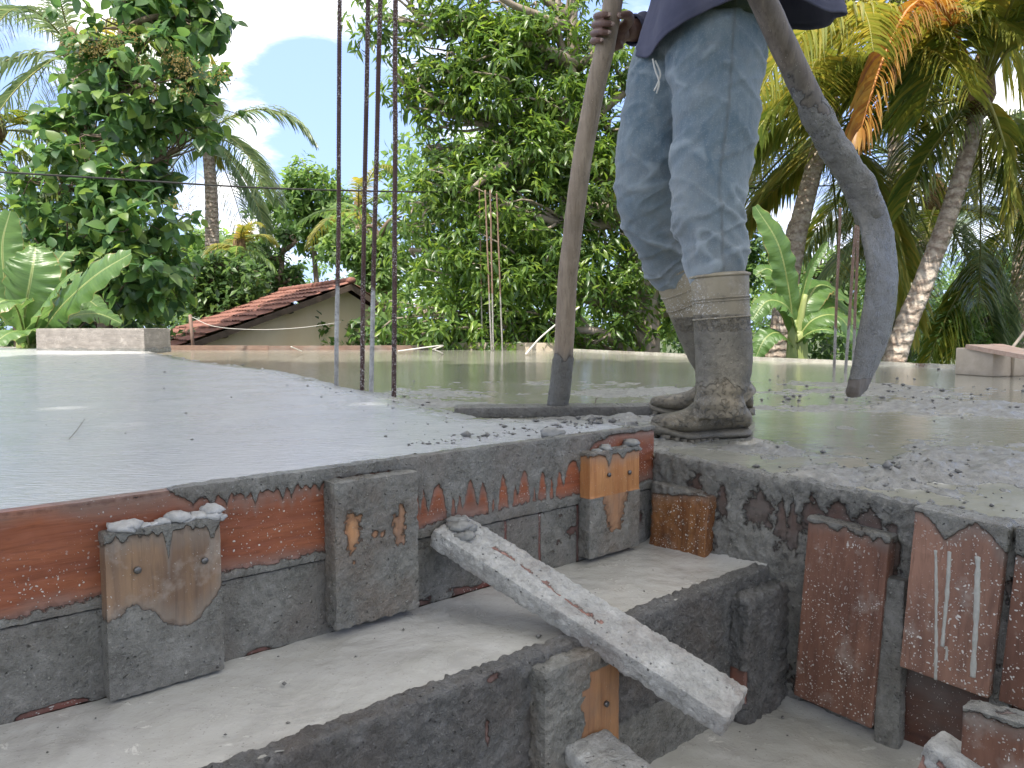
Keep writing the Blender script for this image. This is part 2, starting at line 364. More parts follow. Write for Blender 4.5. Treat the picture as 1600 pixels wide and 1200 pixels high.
def jeans_mat():
    m, t, out = newmat('faded_denim'); tc = t.n('ShaderNodeTexCoord'); ob = tc.outputs['Object']
    n1 = t.noise(ob, 5, 5, .6); n2 = t.noise(ob, 16, 5, .65); n3 = t.noise(ob, 320, 2, .5); n4 = t.noise(t.mapping(ob, (1, 1, .35)), 60, 3, .6)
    at_ = t.n('ShaderNodeAttribute'); at_.attribute_name = 'dirt'
    c = t.mix(t.mapr(n1, .3, .7), (.068, .115, .155), (.185, .230, .255)); c = t.mix(t.mapr(n4, .3, .7, 0, .4), c, (.24, .275, .285))
    d = t.math('ADD', at_.outputs['Fac'], t.mapr(n2, .42, .72, -.15, .5), clamp=True)
    c = t.mix(t.math('MULTIPLY', d, .55), c, (.25, .245, .225)); c = t.mix(t.mapr(n3, .55, .75, 0, .3), c, (.4, .42, .43))
    wr = t.n('ShaderNodeAttribute'); wr.attribute_name = 'worn'
    c = t.mix(t.mapr(wr.outputs['Fac'], .2, 1., 0, .38), c, (.38, .43, .45))
    se = t.n('ShaderNodeAttribute'); se.attribute_name = 'seam'; c = t.mix(t.math('MULTIPLY', se.outputs['Fac'], .6), c, (.10, .10, .09))
    p = t.n('ShaderNodeBsdfPrincipled'); t.l(c, p.inputs['Base Color']); p.inputs['Roughness'].default_value = .9; p.inputs['Sheen Weight'].default_value = .25
    p.inputs['Specular IOR Level'].default_value = .15
    h = t.math('ADD', t.math('MULTIPLY', n3, .25), t.math('ADD', n2, n4)); t.l(bump(t, h, .0022), p.inputs['Normal'])
    t.l(p.outputs[0], out.inputs[0]); return m
M['jeans'] = jeans_mat()
M['shirt'] = simple_mat('navy_cotton', (.062, .065, .100), (.098, .100, .140), 14, .9, .0015, 5, (1, 1, .6), spec=.15)
M['skin'] = simple_mat('dark_skin', (.10, .052, .038), (.17, .095, .07), 55, .5, .0012)
M['nail'] = simple_mat('fingernail', (.32, .22, .18), (.36, .26, .2), 60, .35)
M['hair'] = simple_mat('black_hair', (.01, .009, .008), (.02, .018, .016), 60, .6, .002, 5, (1, 1, 5))
M['bark'] = simple_mat('brown_bark', (.09, .065, .045), (.22, .17, .125), 9, .9, .03, 6, (1, 1, .35))
M['bark2'] = simple_mat('pale_bark', (.20, .16, .12), (.34, .29, .24), 9, .9, .02, 6, (1, 1, .4))
def palm_bark():
    m, t, out = newmat('ringed_palm_bark'); tc = t.n('ShaderNodeTexCoord'); ob = tc.outputs['Object']
    wv = t.n('ShaderNodeTexWave'); wv.bands_direction = 'Z'; wv.inputs['Scale'].default_value = 2.6; wv.inputs['Distortion'].default_value = 5.5; wv.inputs['Detail Scale'].default_value = 3; t.l(ob, wv.inputs['Vector'])
    n = t.noise(ob, 16, 5, .7); n2 = t.noise(ob, 5, 4, .6)
    c = t.mix(t.mapr(n, .35, .65), (.24, .17, .125), (.50, .43, .35)); c = t.mix(t.mapr(wv.outputs['Fac'], .75, .97, 0, .5), c, (.12, .08, .06)); c = t.mix(t.mapr(n2, .5, .7, 0, .6), c, (.55, .51, .45))
    p = t.n('ShaderNodeBsdfPrincipled'); t.l(c, p.inputs['Base Color']); p.inputs['Roughness'].default_value = .9
    t.l(bump(t, t.math('ADD', wv.outputs['Fac'], n), .02), p.inputs['Normal']); t.l(p.outputs[0], out.inputs[0]); return m
M['palmbark'] = palm_bark()
M['teak'] = leaf_mat('broad_leaves', [(.058, .123, .052), (.087, .181, .061), (.123, .225, .067), (.217, .312, .072)], .36, .42)
M['mango'] = leaf_mat('lance_leaves', [(.059, .115, .034), (.098, .179, .042), (.147, .245, .048), (.238, .329, .063)], .33, .45)
M['lightleaf'] = leaf_mat('pale_green_leaves', [(.094, .175, .056), (.138, .237, .075), (.188, .300, .088), (.250, .362, .106)], .5, .48)
M['darkleaf'] = leaf_mat('deep_green_leaves', [(.048, .102, .039), (.078, .150, .051), (.117, .210, .060), (.180, .285, .075)], .4, .42)
M['palmleaf'] = leaf_mat('green_palm_leaflets', [(.075, .127, .030), (.127, .178, .038), (.186, .220, .044), (.287, .270, .051)], .33, .42)
M['palmyellow'] = leaf_mat('yellowing_palm_leaflets', [(.143, .188, .043), (.225, .247, .053), (.300, .293, .068), (.405, .338, .075)], .35, .42)
M['palmdark'] = leaf_mat('grey_green_palm_leaflets', [(.095, .151, .076), (.142, .208, .104), (.208, .274, .132), (.302, .359, .180)], .33, .35)
M['palmorange'] = leaf_mat('dying_orange_leaflets', [(.34, .17, .05), (.42, .25, .06), (.48, .33, .09), (.26, .12, .06)], .5, .3)
M['flower'] = leaf_mat('ochre_blossom', [(.20, .15, .05), (.30, .24, .09), (.26, .22, .08)], .8, .3)
M['rachis'] = simple_mat('palm_leaf_stalk', (.16, .17, .04), (.26, .24, .07), 5, .5)
M['rachis_o'] = simple_mat('orange_palm_leaf_stalk', (.40, .14, .05), (.52, .24, .06), 5, .5)
M['coir'] = simple_mat('palm_crown_fibre', (.10, .06, .03), (.24, .16, .08), 12, .95, .02)
M['bananastem'] = simple_mat('banana_stem', (.15, .20, .05), (.30, .33, .12), 6, .5, .005, 4, (4, 4, .5))
def banana_mat():
    m, t, out = newmat('banana_leaf'); tc = t.n('ShaderNodeTexCoord'); uv = tc.outputs['UV']
    sp = t.n('ShaderNodeSeparateXYZ'); t.l(uv, sp.inputs[0])
    n = t.noise(t.mapping(uv, (1.2, 55, 1)), 1, 3, .5); n2 = t.noise(tc.outputs['Object'], 3, 4, .6)
    c = t.mix(t.mapr(n, .3, .7), (.075, .15, .045), (.11, .20, .06)); c = t.mix(t.mapr(n2, .4, .7, 0, .5), c, (.14, .24, .05))
    rib = t.mapr(t.math('ABSOLUTE', sp.outputs[0]), .03, .07, 1, 0); c = t.mix(rib, c, (.32, .38, .16))
    ed = t.mapr(t.math('ADD', t.math('ABSOLUTE', sp.outputs[0]), t.math('MULTIPLY', n2, .25)), 1.08, 1.16); c = t.mix(ed, c, (.34, .24, .09))
    p = t.n('ShaderNodeBsdfPrincipled'); t.l(c, p.inputs['Base Color']); p.inputs['Roughness'].default_value = .32
    t.l(bump(t, n, .006), p.inputs['Normal'])
    tr = t.n('ShaderNodeBsdfTranslucent'); hs = t.n('ShaderNodeHueSaturation'); hs.inputs['Value'].default_value = 1.9; hs.inputs['Hue'].default_value = .485; t.l(c, hs.inputs['Color']); t.l(hs.outputs[0], tr.inputs['Color'])
    mx = t.n('ShaderNodeMixShader'); mx.inputs[0].default_value = .4; t.l(p.outputs[0], mx.inputs[1]); t.l(tr.outputs[0], mx.inputs[2]); t.l(mx.outputs[0], out.inputs[0]); return m
M['banana'] = banana_mat()
M['ground'] = simple_mat('ground_cover', (.035, .055, .02), (.09, .10, .045), 1.2, .95, .05)
M['plaster'] = simple_mat('cream_plaster', (.80, .62, .43), (.88, .73, .55), 2.2, .9, .002, 6, (1, 1, .25))
M['tile'] = simple_mat('clay_tile', (.12, .055, .042), (.29, .13, .098), 9, .85, .006, 6)
M['darktimber'] = simple_mat('dark_roof_timber', (.05, .035, .025), (.11, .08, .06), 8, .8)
M['cable'] = simple_mat('black_cable', (.012, .012, .012), (.02, .02, .02), 8, .6)
M['string'] = simple_mat('white_string', (.55, .53, .48), (.65, .63, .58), 30, .8)
M['nailm'] = simple_mat('nail_steel', (.10, .10, .10), (.2, .19, .18), 200, .45, 0, 3, (1, 1, 1), .8)
M['dryconc'] = simple_mat('dry_pale_concrete', (.36, .30, .225), (.50, .43, .34), 9, .85, .006, 6)
M['greyblock'] = cov_mat('old_stub_formwork', (.23, .205, .175), (.33, .30, .265), (4, 30), .7, GREY, .4, pale=.6)
M['rimred'] = cov_mat('reddish_rim_plank', (.19, .12, .09), (.27, .175, .13), (3, 30), .6, ((.33, .32, .27), (.5, .48, .42)), .5)
M['rimpale'] = cov_mat('cement_rim_plank', (.30, .17, .11), (.38, .22, .15), (3, 30), .6, ((.38, .37, .31), (.56, .54, .47)), .3)
M['mud'] = simple_mat('concrete_crumb', (.085, .083, .075), (.20, .195, .18), 60, .5, .003)

# ------------------------------------------------------------------ layout of the building corner
GROUND = -3.2
Cn = onz(1022, 668, 0.0)
A0 = onz(0, 805, 0.0)
dA = nrm((Cn-A0)*[1, 1, 0]); Nn = np.array([-dA[1], dA[0], 0]); dB = -Nn      # dA along left panel, Nn into the deck, dB along right wall
UP = np.array([0, 0, 1.])
ZW = -0.06            # level of the wet deck
def wz(s): return -0.062-0.042*np.clip(s, 0, .9)   # right deck edge sags towards the viewer
T1 = -0.235; T2 = -0.465; RB = -0.24               # treads, riser line (along Nn)
bound_px = [(-900, 505), (-300, 540), (150, 548), (235, 553), (330, 572), (430, 584), (500, 600), (560, 617), (625, 630), (700, 652), (770, 668), (860, 671), (940, 674), (1022, 676)]
bound = np.array([onz(x, max(y, 535), -.03)[:2] for x, y in bound_px[2:]])
bound = np.concatenate([[bound[0]+[-4.5, .6]], bound])

def deck_fields(P):
    """P (n,2) -> z, fin, water"""
    n = len(P); d = np.full(n, 1e9); sgn = np.zeros(n)
    for a, b in zip(bound[:-1], bound[1:]):
        ab = b-a; t = np.clip(((P-a)@ab)/(ab@ab), 0, 1); q = a+t[:, None]*ab; dd = np.linalg.norm(P-q, axis=1)
        s = ab[0]*(P[:, 1]-a[1])-ab[1]*(P[:, 0]-a[0]); m = dd < d; d[m] = dd[m]; sgn[m] = np.sign(s[m])
    rel = P-Cn[:2]; al = rel@dA[:2]; be = rel@Nn[:2]
    sd_ = -sgn*d                       # >0 on the finished side (nearer the viewer)
    P3 = np.c_[P, np.zeros(n)]
    dist = np.linalg.norm(P, axis=1)
    sd_ = sd_+.03*fbm(P3*9, 3)*np.clip(dist/2.5, .5, 2.)
    right = al > 0.02
    sd_ = np.where((al > -.015) & (be < .1), -np.abs(sd_)-.05, sd_)
    fin = sstep(sd_, -.02, .05)
    lump = fbm(P3*13, 5, .62); fine = fbm(P3*42, 4, .6); big = fbm(P3*1.6+5, 3)
    ridge = 1-np.abs(fbm(P3*18+3, 4, .55))*2.2
    zone = np.exp(-(sd_/.16)**2)*.9                                # stirred rim of the finished part
    def spot(px, py, rx, ry, k):
        c = onz(px, py, ZW)[:2]; e = P-c; u = e@np.array([1, 0.]); v = e@np.array([0, 1.])
        return k*np.exp(-(u/rx)**2-(v/ry)**2)
    for s in ((960, 655, .22, .10, .9), (1200, 702, .18, .08, .8), (1350, 735, .30, .09, 1.0), (1480, 730, .35, .12, .6), (1290, 600, .5, .35, .8),
              (1560, 640, .5, .3, .8), (1250, 640, .25, .18, .8), (1570, 790, .18, .06, .35), (1080, 612, .8, .25, .9), (900, 600, .6, .3, .6),
              (650, 632, .3, .12, .8), (1450, 610, .7, .35, .7), (1180, 690, .12, .06, .7)):
        zone = np.maximum(zone, spot(*s))
    far = sstep(dist, 3., 5.)
    mud = -.29+.55*big*(1-.3*far)+zone*.55+.50*lump-.24*far
    level = mud*(.021+.010*zone)+.010*np.clip(mud, 0, 1)*fine+np.clip(ridge, 0, 1)*np.clip(mud+.05, 0, .5)*.022
    water = sstep(-mud, -.03, .12)
    zw = ZW+np.maximum(level, 0.)+.0004*fbm(P3*9, 2)
    zw = zw+np.where(be < .3, (wz(-be)-ZW)*sstep(.5-al, 0, .5)*sstep(.06-be, 0, .12), 0)
    zf = -.002+.0016*fbm(P3*3.2, 3)+.0007*fbm(P3*14, 3)
    # heaped rim behind the left panel
    heap = sstep(al, -1.02, -.75)*sstep(-al, -.05, .05)*np.exp(-(np.clip(be, 0, 9)/.035)**2)
    hp = heap*(.007+.012*lump+.009*fine)
    z = zw*(1-fin)+zf*fin+hp+zone*fin*np.clip(lump, 0, 1)*.010+zone*fin*fine*.002
    fin2 = fin*(1-sstep(heap, .1, .5))*(1-.9*sstep(zone, .3, .85))
    z = np.where((be < .10) & (al < -.004), np.maximum(z, zf-.001+hp), z)
    water = np.where(be < .12, water*(1-np.exp(-(np.clip(be, 0, 9)/.03)**2)*(al < 0)), water)
    return z, fin2, water

def spaced(start, stop, h0, g, hmax=9.):
    out = [start]; h = h0
    while out[-1] < stop: out.append(out[-1]+h); h = min(h*g, hmax)
    return np.array(out)
aR = spaced(0, 10., .004, 1.016)
aL = spaced(0, 1.25, .005, 1.0); aL = np.concatenate([aL, spaced(aL[-1]+.005, 11, .006, 1.03)])
A_ = np.concatenate([-aL[::-1], aR[1:]]); B_ = spaced(.0, 13., .003, 1.014, .06)
aa, bb = np.meshgrid(A_, B_, indexing='ij')
bb2 = np.where(aa < -.001, bb+.019, bb)
PL = Cn[:2]+aa[..., None]*dA[:2]+bb2[..., None]*Nn[:2]; nL = PL.shape[:2]; PL = PL.reshape(-1, 2)
S_ = spaced(0, 1.9, .004, 1.003); ar, ss = np.meshgrid(aR, S_, indexing='ij')
PR = Cn[:2]+ar[..., None]*dA[:2]+ss[..., None]*dB[:2]; nR = PR.shape[:2]; PR = PR.reshape(-1, 2)
PA = np.concatenate([PL, PR]); z, fin, wat = deck_fields(PA)
FA = np.concatenate([gridfaces(*nL), gridfaces(*nR, off=len(PL), flip=True)])
# outline of the deck (far rim), in plan
rim_px = [(-700, 541), (0, 546), (232, 547), (420, 547.5), (690, 546), (890, 547.5), (1200, 562.5), (1492, 574.5), (1600, 581), (2300, 613)]
rim = np.array([onz(x, y, ZW)[:2] for x, y in rim_px])
poly = np.concatenate([rim, [[12, 4.0], [12, -4], [-12, -4], [-12, rim[0][1]]]])
def inpoly(P, poly):
    x, y = P[:, 0], P[:, 1]; c = np.zeros(len(P), bool)
    for (x0, y0), (x1, y1) in zip(poly, np.roll(poly, -1, 0)):
        k = ((y0 > y) != (y1 > y)) & (x < (x1-x0)*(y-y0)/(y1-y0+1e-12)+x0); c ^= k
    return c
fc = PA[FA].mean(1); FA = FA[inpoly(fc, poly)]
slab = mk('floor', np.c_[PA, z], FA, M['slab'], None, {'fin': fin, 'water': wat})
tag(slab, kind='structure')
# ground sheet
mk('ground', [(-600, -200, GROUND), (600, -200, GROUND), (600, 1200, GROUND), (-600, 1200, GROUND)], [(0, 1, 2, 3)], M['ground'], smooth=False)
tag(bpy.data.objects['ground'], kind='structure')

# ------------------------------------------------------------------ boards
def board(name, O, U, V, W, dims, mat, parent=None, res=.005, cov=None, r=.003, disp=.0008, lump=.004, th=.0015, lf=55., warp=0.):
    """box centred at O with unit axes U,V,W and full dims; cov(P, L) -> signed cover in metres, L local coords in metres"""
    U, V, W = map(nrm, (U, V, W)); half = np.asarray(dims)/2.; axes = (U, V, W); Vs = []; Fs = []; UVs = []; off = 0
    for k in range(3):
        i, j = (k+1) % 3, (k+2) % 3
        ni = max(2, int(dims[i]/res)+1); nj = max(2, int(dims[j]/res)+1)
        gi, gj = np.meshgrid(np.linspace(-half[i], half[i], ni), np.linspace(-half[j], half[j], nj), indexing='ij')
        for sgn in (-1, 1):
            L = np.zeros((ni*nj, 3)); L[:, i] = gi.ravel(); L[:, j] = gj.ravel(); L[:, k] = sgn*half[k]
            Vs.append(L); Fs.append(gridfaces(ni, nj, off, flip=(sgn < 0))); off += ni*nj
            uvi, uvj = (0, 1) if k == 2 else ((1, 2) if k == 0 else (0, 2))
            UVs.append(np.c_[L[:, 0] if k != 0 else L[:, 2], L[:, 1] if k != 1 else L[:, 2]])
    L = np.concatenate(Vs); rr = min(r, half.min()*.9); q = np.clip(L, -(half-rr), half-rr); n = nrm(L-q); L2 = q+rr*n
    P = O+L2[:, :1]*U+L2[:, 1:2]*V+L2[:, 2:]*W; nw = n[:, :1]*U+n[:, 1:2]*V+n[:, 2:]*W
    c = cov(P, L) if cov is not None else np.full(len(L), -.05)
    k = sstep(c+.003*fbm(P*80, 3), -.001, .004)
    P = P+nw*(disp*fbm(P*70, 3)+k*(th+lump*(.35+fbm(P*lf, 4, .6))))[:, None]
    if warp: P = P+W*(warp*fbm(P*3.3, 2))[:, None]
    return mk(name, P, np.concatenate(Fs), mat, parent, {'cov': c}, np.concatenate(UVs))
def spikes(x, centers, lens, ws):
    y = np.zeros_like(x)
    for c, l, w_ in zip(centers, lens, ws): y = np.maximum(y, l*np.exp(-(np.abs(x-c)/w_)**1.3))
    return y
def A_of(px, py, b=0.): return float(np.dot(onplane(px, py, Cn+Nn*b, Nn)-Cn, dA))
def Z_of(px, py, b=0.): return float(onplane(px, py, Cn+Nn*b, Nn)[2])
def S_of(px, py, o=0.): return float(np.dot(onplane(px, py, Cn-dA*o, dA)-Cn, dB))
def ZB_of(px, py, o=0.): return float(onplane(px, py, Cn-dA*o, dA)[2])

# left formwork: two long plywood strips with three cleats
lf = empty('formwork_wall', Cn+dA*-.8+np.array([0, 0, T1])); tag(lf, 'long left formwork side of orange red planks with grey cement drips and three upright cleats', 'formwork')
def px_a(x): return A_of(x, 800-.14*x)
rs = np.random.default_rng(11)
dc = []; dl = []; dw = []
for x in (300, 330, 352, 365, 383, 398, 409, 425, 440, 455, 470, 483, 497, 510): dc.append(px_a(x)); dl.append(rs.uniform(.006, .02)); dw.append(.004)
for x, l in ((655, .05), (668, .05), (700, .085), (712, .06), (722, .05), (745, .05), (765, .075), (775, .10), (797, .10), (808, .05), (830, .09), (838, .07), (856, .10), (866, .07), (880, .045), (905, .03), (915, .02)):
    dc.append(px_a(x)); dl.append(l); dw.append(rs.uniform(.005, .009))
def cov_upper(P, L):
    rel = P-Cn; a = rel@dA; zz = P[:, 2]
    act = sstep(a, px_a(255), px_a(300)); act2 = sstep(a, px_a(600), px_a(690)); off = sstep(a, px_a(890), px_a(960))
    wob = .006*fbm(np.c_[a*30, a*0, a*0], 3)
    edge = (act*(.012+.03*act2)*(1-.8*off)+wob*act+spikes(a, dc, dl, dw)*act)*(1-.5*off)-.002*(1-act)
    top = edge-(-zz)                                   # covered from the top edge down
    low = -(zz+.113-.010*fbm(np.c_[a*14, a*0, a*0+3], 3)-.008*act2)
    c = np.maximum(top, low)
    return np.where((L[:, 2] < 0) | (zz > .0), np.maximum(c, -.05)+np.where(zz > -.001, .012*act*(1-off*.7)-.006*(1-act), 0), c)
upl = 1.65
board('plank', Cn+dA*(-upl/2)+Nn*.009+UP*(-.0625+.0025), dA, UP, -Nn, (upl, .126, .019), M['redply'], lf, .0032, cov_upper, r=.0015, lump=.003)
def cov_lower(P, L):
    a = (P-Cn)@dA; c = .02+.03*fbm(P*[7, 7, 16]+4, 4)-.012*sstep(a, -.9, -.2)
    for x, l in ((790, .05), (845, .05), (905, .04)): c = np.where(np.abs(a-px_a(x)) < .0035, -.004, c)
    return np.minimum(c, .02)-.03*sstep(-(P[:, 2]), .216, .232)*sstep(fbm(P*9, 2), -.1, .3)
board('plank', Cn+dA*(-upl/2)+Nn*.012+UP*(-.127-.054), dA, UP, -Nn, (upl, .106, .019), M['redply2'], lf, .0035, cov_lower, r=.0015, lump=.0022, th=.0008, lf=95)
def nail(parent, P, n, mat=None):
    V, F, T = tube([P-n*.002, P+n*.0016, P+n*.0022], [.0042, .0042, .003], 10); mk('nail', V, F, M['nailm'], parent, F3=T)
def cleatA(x0, x1, yt, yb, t, mat, cov, nails=(), name='cleat', base=0., b_top=0., lump=.0028, disp=.0008, r=.002, lf_=95., th=.001):
    ym = (yt+yb)/2; xm = (x0+x1)/2; b = base-t
    a0, a1 = A_of(x0, ym, b), A_of(x1, ym, b); z1, z0 = Z_of(xm, yt, b), Z_of(xm, yb, b)
    o = board(name, Cn+dA*(a0+a1)/2+Nn*(b+t/2)+UP*(z0+z1)/2, dA, UP, -Nn, (a1-a0, z1-z0, t-.001), mat, lf if base == 0 else rf, .003, cov, r=r, lump=lump, disp=disp, lf=lf_, th=th)
    for (nx, ny) in nails: nail(o, onplane(nx, ny, Cn+Nn*(b-.002), Nn), -Nn)
    return o
def cl1(P, L):
    u = L[:, 0]/.06; z_ = L[:, 1]; lo = -(z_+.012+.018*np.sin(u*2.6+.4)+.012*fbm(P*40, 3)+np.where(u > .45, -.035*(u-.45), 0))
    tp = (z_-(.094-.010*np.clip(fbm(np.c_[u*6, u*0, u*0], 2)+.4, 0, 1)-.03*np.exp(-((u-.05)/.05)**2)-.02*np.exp(-((u-.93)/.06)**2)))
    return np.maximum(lo, np.maximum(tp, -.05))
cleatA(167, 348, 822, 1072, .026, M['oldwood'], cl1, [(215, 891), (320, 876)], lump=.0016, r=.0015, th=.0005)
def cl2(P, L):
    u = L[:, 0]; z_ = L[:, 1]; c = .02+0*u
    for cu, cz, ru, rz in ((-.040, .030, .012, .030), (.034, .022, .010, .022), (-.005, .022, .005, .006), (.007, .020, .004, .004), (.041, .045, .006, .014)):
        d = np.sqrt(((u-cu)/ru)**2+((z_-cz)/rz)**2); c = np.minimum(c, (d-1)*.008+.006*fbm(P*90, 3))
    return c
cleatA(525, 652, 748, 966, .030, M['orangewood'], cl2, lump=.0045, r=.0018)
def cl3(P, L):
    u = L[:, 0]/.035; z_ = L[:, 1]; tp = z_-(.092-.022*np.exp(-((u+.55)/.18)**2)-.012*np.exp(-((u-.6)/.25)**2)); tri = np.abs(u)-.75-(z_+.02)*10
    lo = np.where(z_ < .015, np.maximum(-.02+.012*fbm(P*60, 3), tri*.012), -.05)
    return np.maximum(np.maximum(tp, lo), -(z_+.055))
cleatA(922, 999, 704, 862, .028, M['orangewood'], cl3, [(952, 742), (984, 738)])

# mortar lumps sitting on the first and third cleat
def lumps(name, pts, mat, label, cat, parent=None):
    mb = MB()
    for P, r_ in pts:
        n = 9; th = np.linspace(0, np.pi, n); ph = np.arange(14)/14*2*np.pi; T_, Ph = np.meshgrid(th, ph, indexing='ij')
        D = np.stack([np.sin(T_)*np.cos(Ph), np.sin(T_)*np.sin(Ph), np.cos(T_)], -1).reshape(-1, 3)
        rr = r_*(1+.75*fbm(D*1.6+np.array(P)*50, 4, .65)); V = np.array(P)+D*rr[:, None]*[1.35, 1.2, .62]
        i, j = np.meshgrid(np.arange(n-1), np.arange(14), indexing='ij'); i = i.ravel(); j = j.ravel(); k = (j+1) % 14
        mb.add(V, np.stack([i*14+j, i*14+k, (i+1)*14+k, (i+1)*14+j], 1)[:, ::-1])
    o = mb.build(name, mat, parent)
    if label: tag(o, label, cat)
    return o
M['mortarl'] = simple_mat('pale_cement_drip', (.34, .34, .30), (.46, .455, .41), 90, .5, .002)
M['mortar'] = simple_mat('pale_mortar', (.30, .30, .29), (.47, .47, .46), 60, .5, .003)
M['mortarg'] = simple_mat('grey_mortar', (.16, .16, .15), (.30, .30, .28), 60, .5, .004)
Q = lambda x, y, b=-.013: onplane(x, y, Cn+Nn*b, Nn)
lumps('mortar_lump', [(Q(190, 824), .012), (Q(205, 820), .010), (Q(225, 822), .007), (Q(255, 815), .008), (Q(277, 808), .012), (Q(290, 812), .010), (Q(310, 806), .010), (Q(331, 796), .011), (Q(326, 806), .012), (Q(340, 808), .008), (Q(240, 820), .006)],
      M['mortar'], 'whitish mortar heaped along the top of the leftmost formwork cleat', 'mortar')
lumps('mortar_lump', [(Q(932, 706), .010), (Q(945, 700), .011), (Q(958, 703), .008), (Q(975, 700), .008), (Q(986, 692), .013), (Q(990, 700), .012), (Q(938, 716), .008)],
      M['mortarg'], 'grey mortar on top of the orange cleat beside the boots', 'mortar')
lumps('mortar_lump', [(onz(862, 676, .006), .017)], M['mortarg'], 'small pointed lump of concrete standing on the panel rim', 'mortar')

# right formwork wall
rfw = empty('formwork_wall', Cn+dB*.5+np.array([0, 0, T2])); tag(rfw, 'right formwork side under the wet deck edge, dark cement coated planks with upright speckled cleats', 'formwork')
rc = np.random.default_rng(5)
wins = [(1088, 790, 30, 45), (1130, 780, 10, 22), (1187, 790, 22, 26), (1222, 810, 9, 34), (1240, 818, 9, 36), (1268, 800, 16, 26), (1310, 805, 24, 22), (1360, 815, 20, 22), (1395, 850, 14, 40), (1590, 850, 14, 40)]
def cov_right(P, L):
    rel = P-Cn; s = rel@dB; zz = P[:, 2]; c = np.full(len(P), .02)+.01*fbm(P*12, 3)
    for x, y, rx, ry in wins:
        s0, z0 = S_of(x, y), ZB_of(x, y); k = (1.45-s0*.7)/1200; u = (s-s0)/(rx*k*1.1); v = (zz-z0)/(ry*k)
        d = np.maximum(np.abs(u)+np.clip(v, 0, 9)*.8, np.abs(v)*.8)
        c = np.minimum(c, (d-1)*.010+.004*fbm(P*70, 3))
    return c
wl = 1.25
oS = np.linspace(0, wl, 26)
def rboard(name, s0, s1, z0, z1, t, mat, cov, base=0., res=.004, par=None, tilt=0., **kw):
    """board on the right wall; base = offset towards the stairwell"""
    O = Cn+dB*(s0+s1)/2-dA*(base+t/2)+UP*(z0+z1)/2
    ang = math.atan2(-(.042)*(s1-s0)*(tilt), (s1-s0)); U = dB*math.cos(ang)+UP*math.sin(ang); V = UP*math.cos(ang)-dB*math.sin(ang)
    return board(name, O, U, V, -dA, (s1-s0, z1-z0, t-.001), mat, par or rfw, res, cov, **kw)
rboard('plank', .002, wl, -.27, -.0605-.042*.45, .02, M['darkply'], cov_right, base=-.018, tilt=1., lump=.009, th=.003, lf=70)
rboard('plank', .0, wl, T2-.05, -.262, .02, M['darkply'], lambda P, L: .010+.025*fbm(P*9+2, 4)-.03*sstep((P-Cn)@dB, .40, .50), base=-.020, lump=.006, lf=30)
def cleatB(x0, x1, yt, yb, t, mat, cov, base=0., tilt=1.4, **kw):
    ym = (yt+yb)/2; xm = (x0+x1)/2; o = base+t
    s0, s1 = S_of(x0, ym, o), S_of(x1, ym, o); z1, z0 = ZB_of(xm, yt, o), ZB_of(xm, yb, o)
    return rboard('cleat', s0, s1, z0, z1, t, mat, cov, base, .0032, tilt=tilt, **kw)
# three big cleats and the short brown one in the corner
cleatB(1016, 1104, 765, 872, .030, M['brownwood'], lambda P, L: np.maximum(L[:, 1]-(.058+.01*np.clip(L[:, 0]/.05, -1, 1)), -.030+.040*fbm(P*[25, 25, 45], 3)), disp=.004)
cleatB(1250, 1376, 822, 1118, .030, M['paintply'], lambda P, L: np.maximum(L[:, 1]-(L[:, 1].max()-.006)-.010*fbm(P*60, 2), -.045+.05*fbm(P*30+9, 3)*(L[:, 1] < -.07)))
def clr2(P, L):
    u = L[:, 0]; zz = L[:, 1]; d = spikes(u, [-.032, -.010, .030, .055, -.055], [.17, .12, .16, .07, .05], [.004, .005, .008, .02, .006])
    arch = .014+.034*(1-np.abs(np.sin(u*40+.6)))**.8
    return zz-(.136-arch)
cleatB(1416, 1560, 806, 1072, .034, M['pinkply'], clr2, lump=.003)
cleatB(1574, 1680, 835, 1120, .030, M['paintply'], lambda P, L: L[:, 1]-.09+.0*u0 if False else L[:, 1]-.09)
# long pale drips that ran down the third cleat
for x_, y0_, y1_, w0 in ((1462, 860, 1062, .0028), (1484, 862, 1010, .0032), (1478, 1010, 1030, .0022), (1528, 870, 1058, .0042)):
    a = onplane(x_, y0_, Cn-dA*.0335, dA); b = onplane(x_-(8 if x_ == 1528 else (12 if x_ == 1484 else 0)), y1_, Cn-dA*.0335, dA); P = spline([a, a*.6+b*.4+dB*.001, b], 60); P = P+dB*(.0012*fbm(P*60, 3))[:, None]
    V, F, T = tube(P, w0*(.65+.5*np.clip(.5+fbm(P*45, 3), 0, 1.2)), 8); ctr = np.r_[np.repeat(P, 8, 0), P[:1], P[-1:]]; V = ctr+(V-ctr)-dA*np.dot(V-ctr, dA)[:, None]*.55
    mk('cement_drip', V, F, M['mortarl'], rfw, F3=T)
# dark shores standing between the cleats
rboard('strut', S_of(1376, 900, .02), S_of(1412, 900, .02), T2-.01, ZB_of(1390, 905, .02), .022, M['darkply'], lambda P, L: .015+.02*fbm(P*14, 3), base=-.002)
rboard('strut', S_of(1555, 900, .02), S_of(1582, 900, .02), T2-.01, ZB_of(1560, 820, .02), .018, M['darkply'], lambda P, L: .006+.02*fbm(P*14, 3), base=-.002)
nmb = onz(1192, 748, -.075); V, F, T = tube([nmb-UP*.02, nmb+UP*.014, nmb+UP*.0145, nmb+UP*.017], [.002, .002, .0045, .0045], 10)
tag(mk('nail', V, F, M['nailm'], None, F3=T), 'dark nail sticking up out of the right deck edge', 'nail')

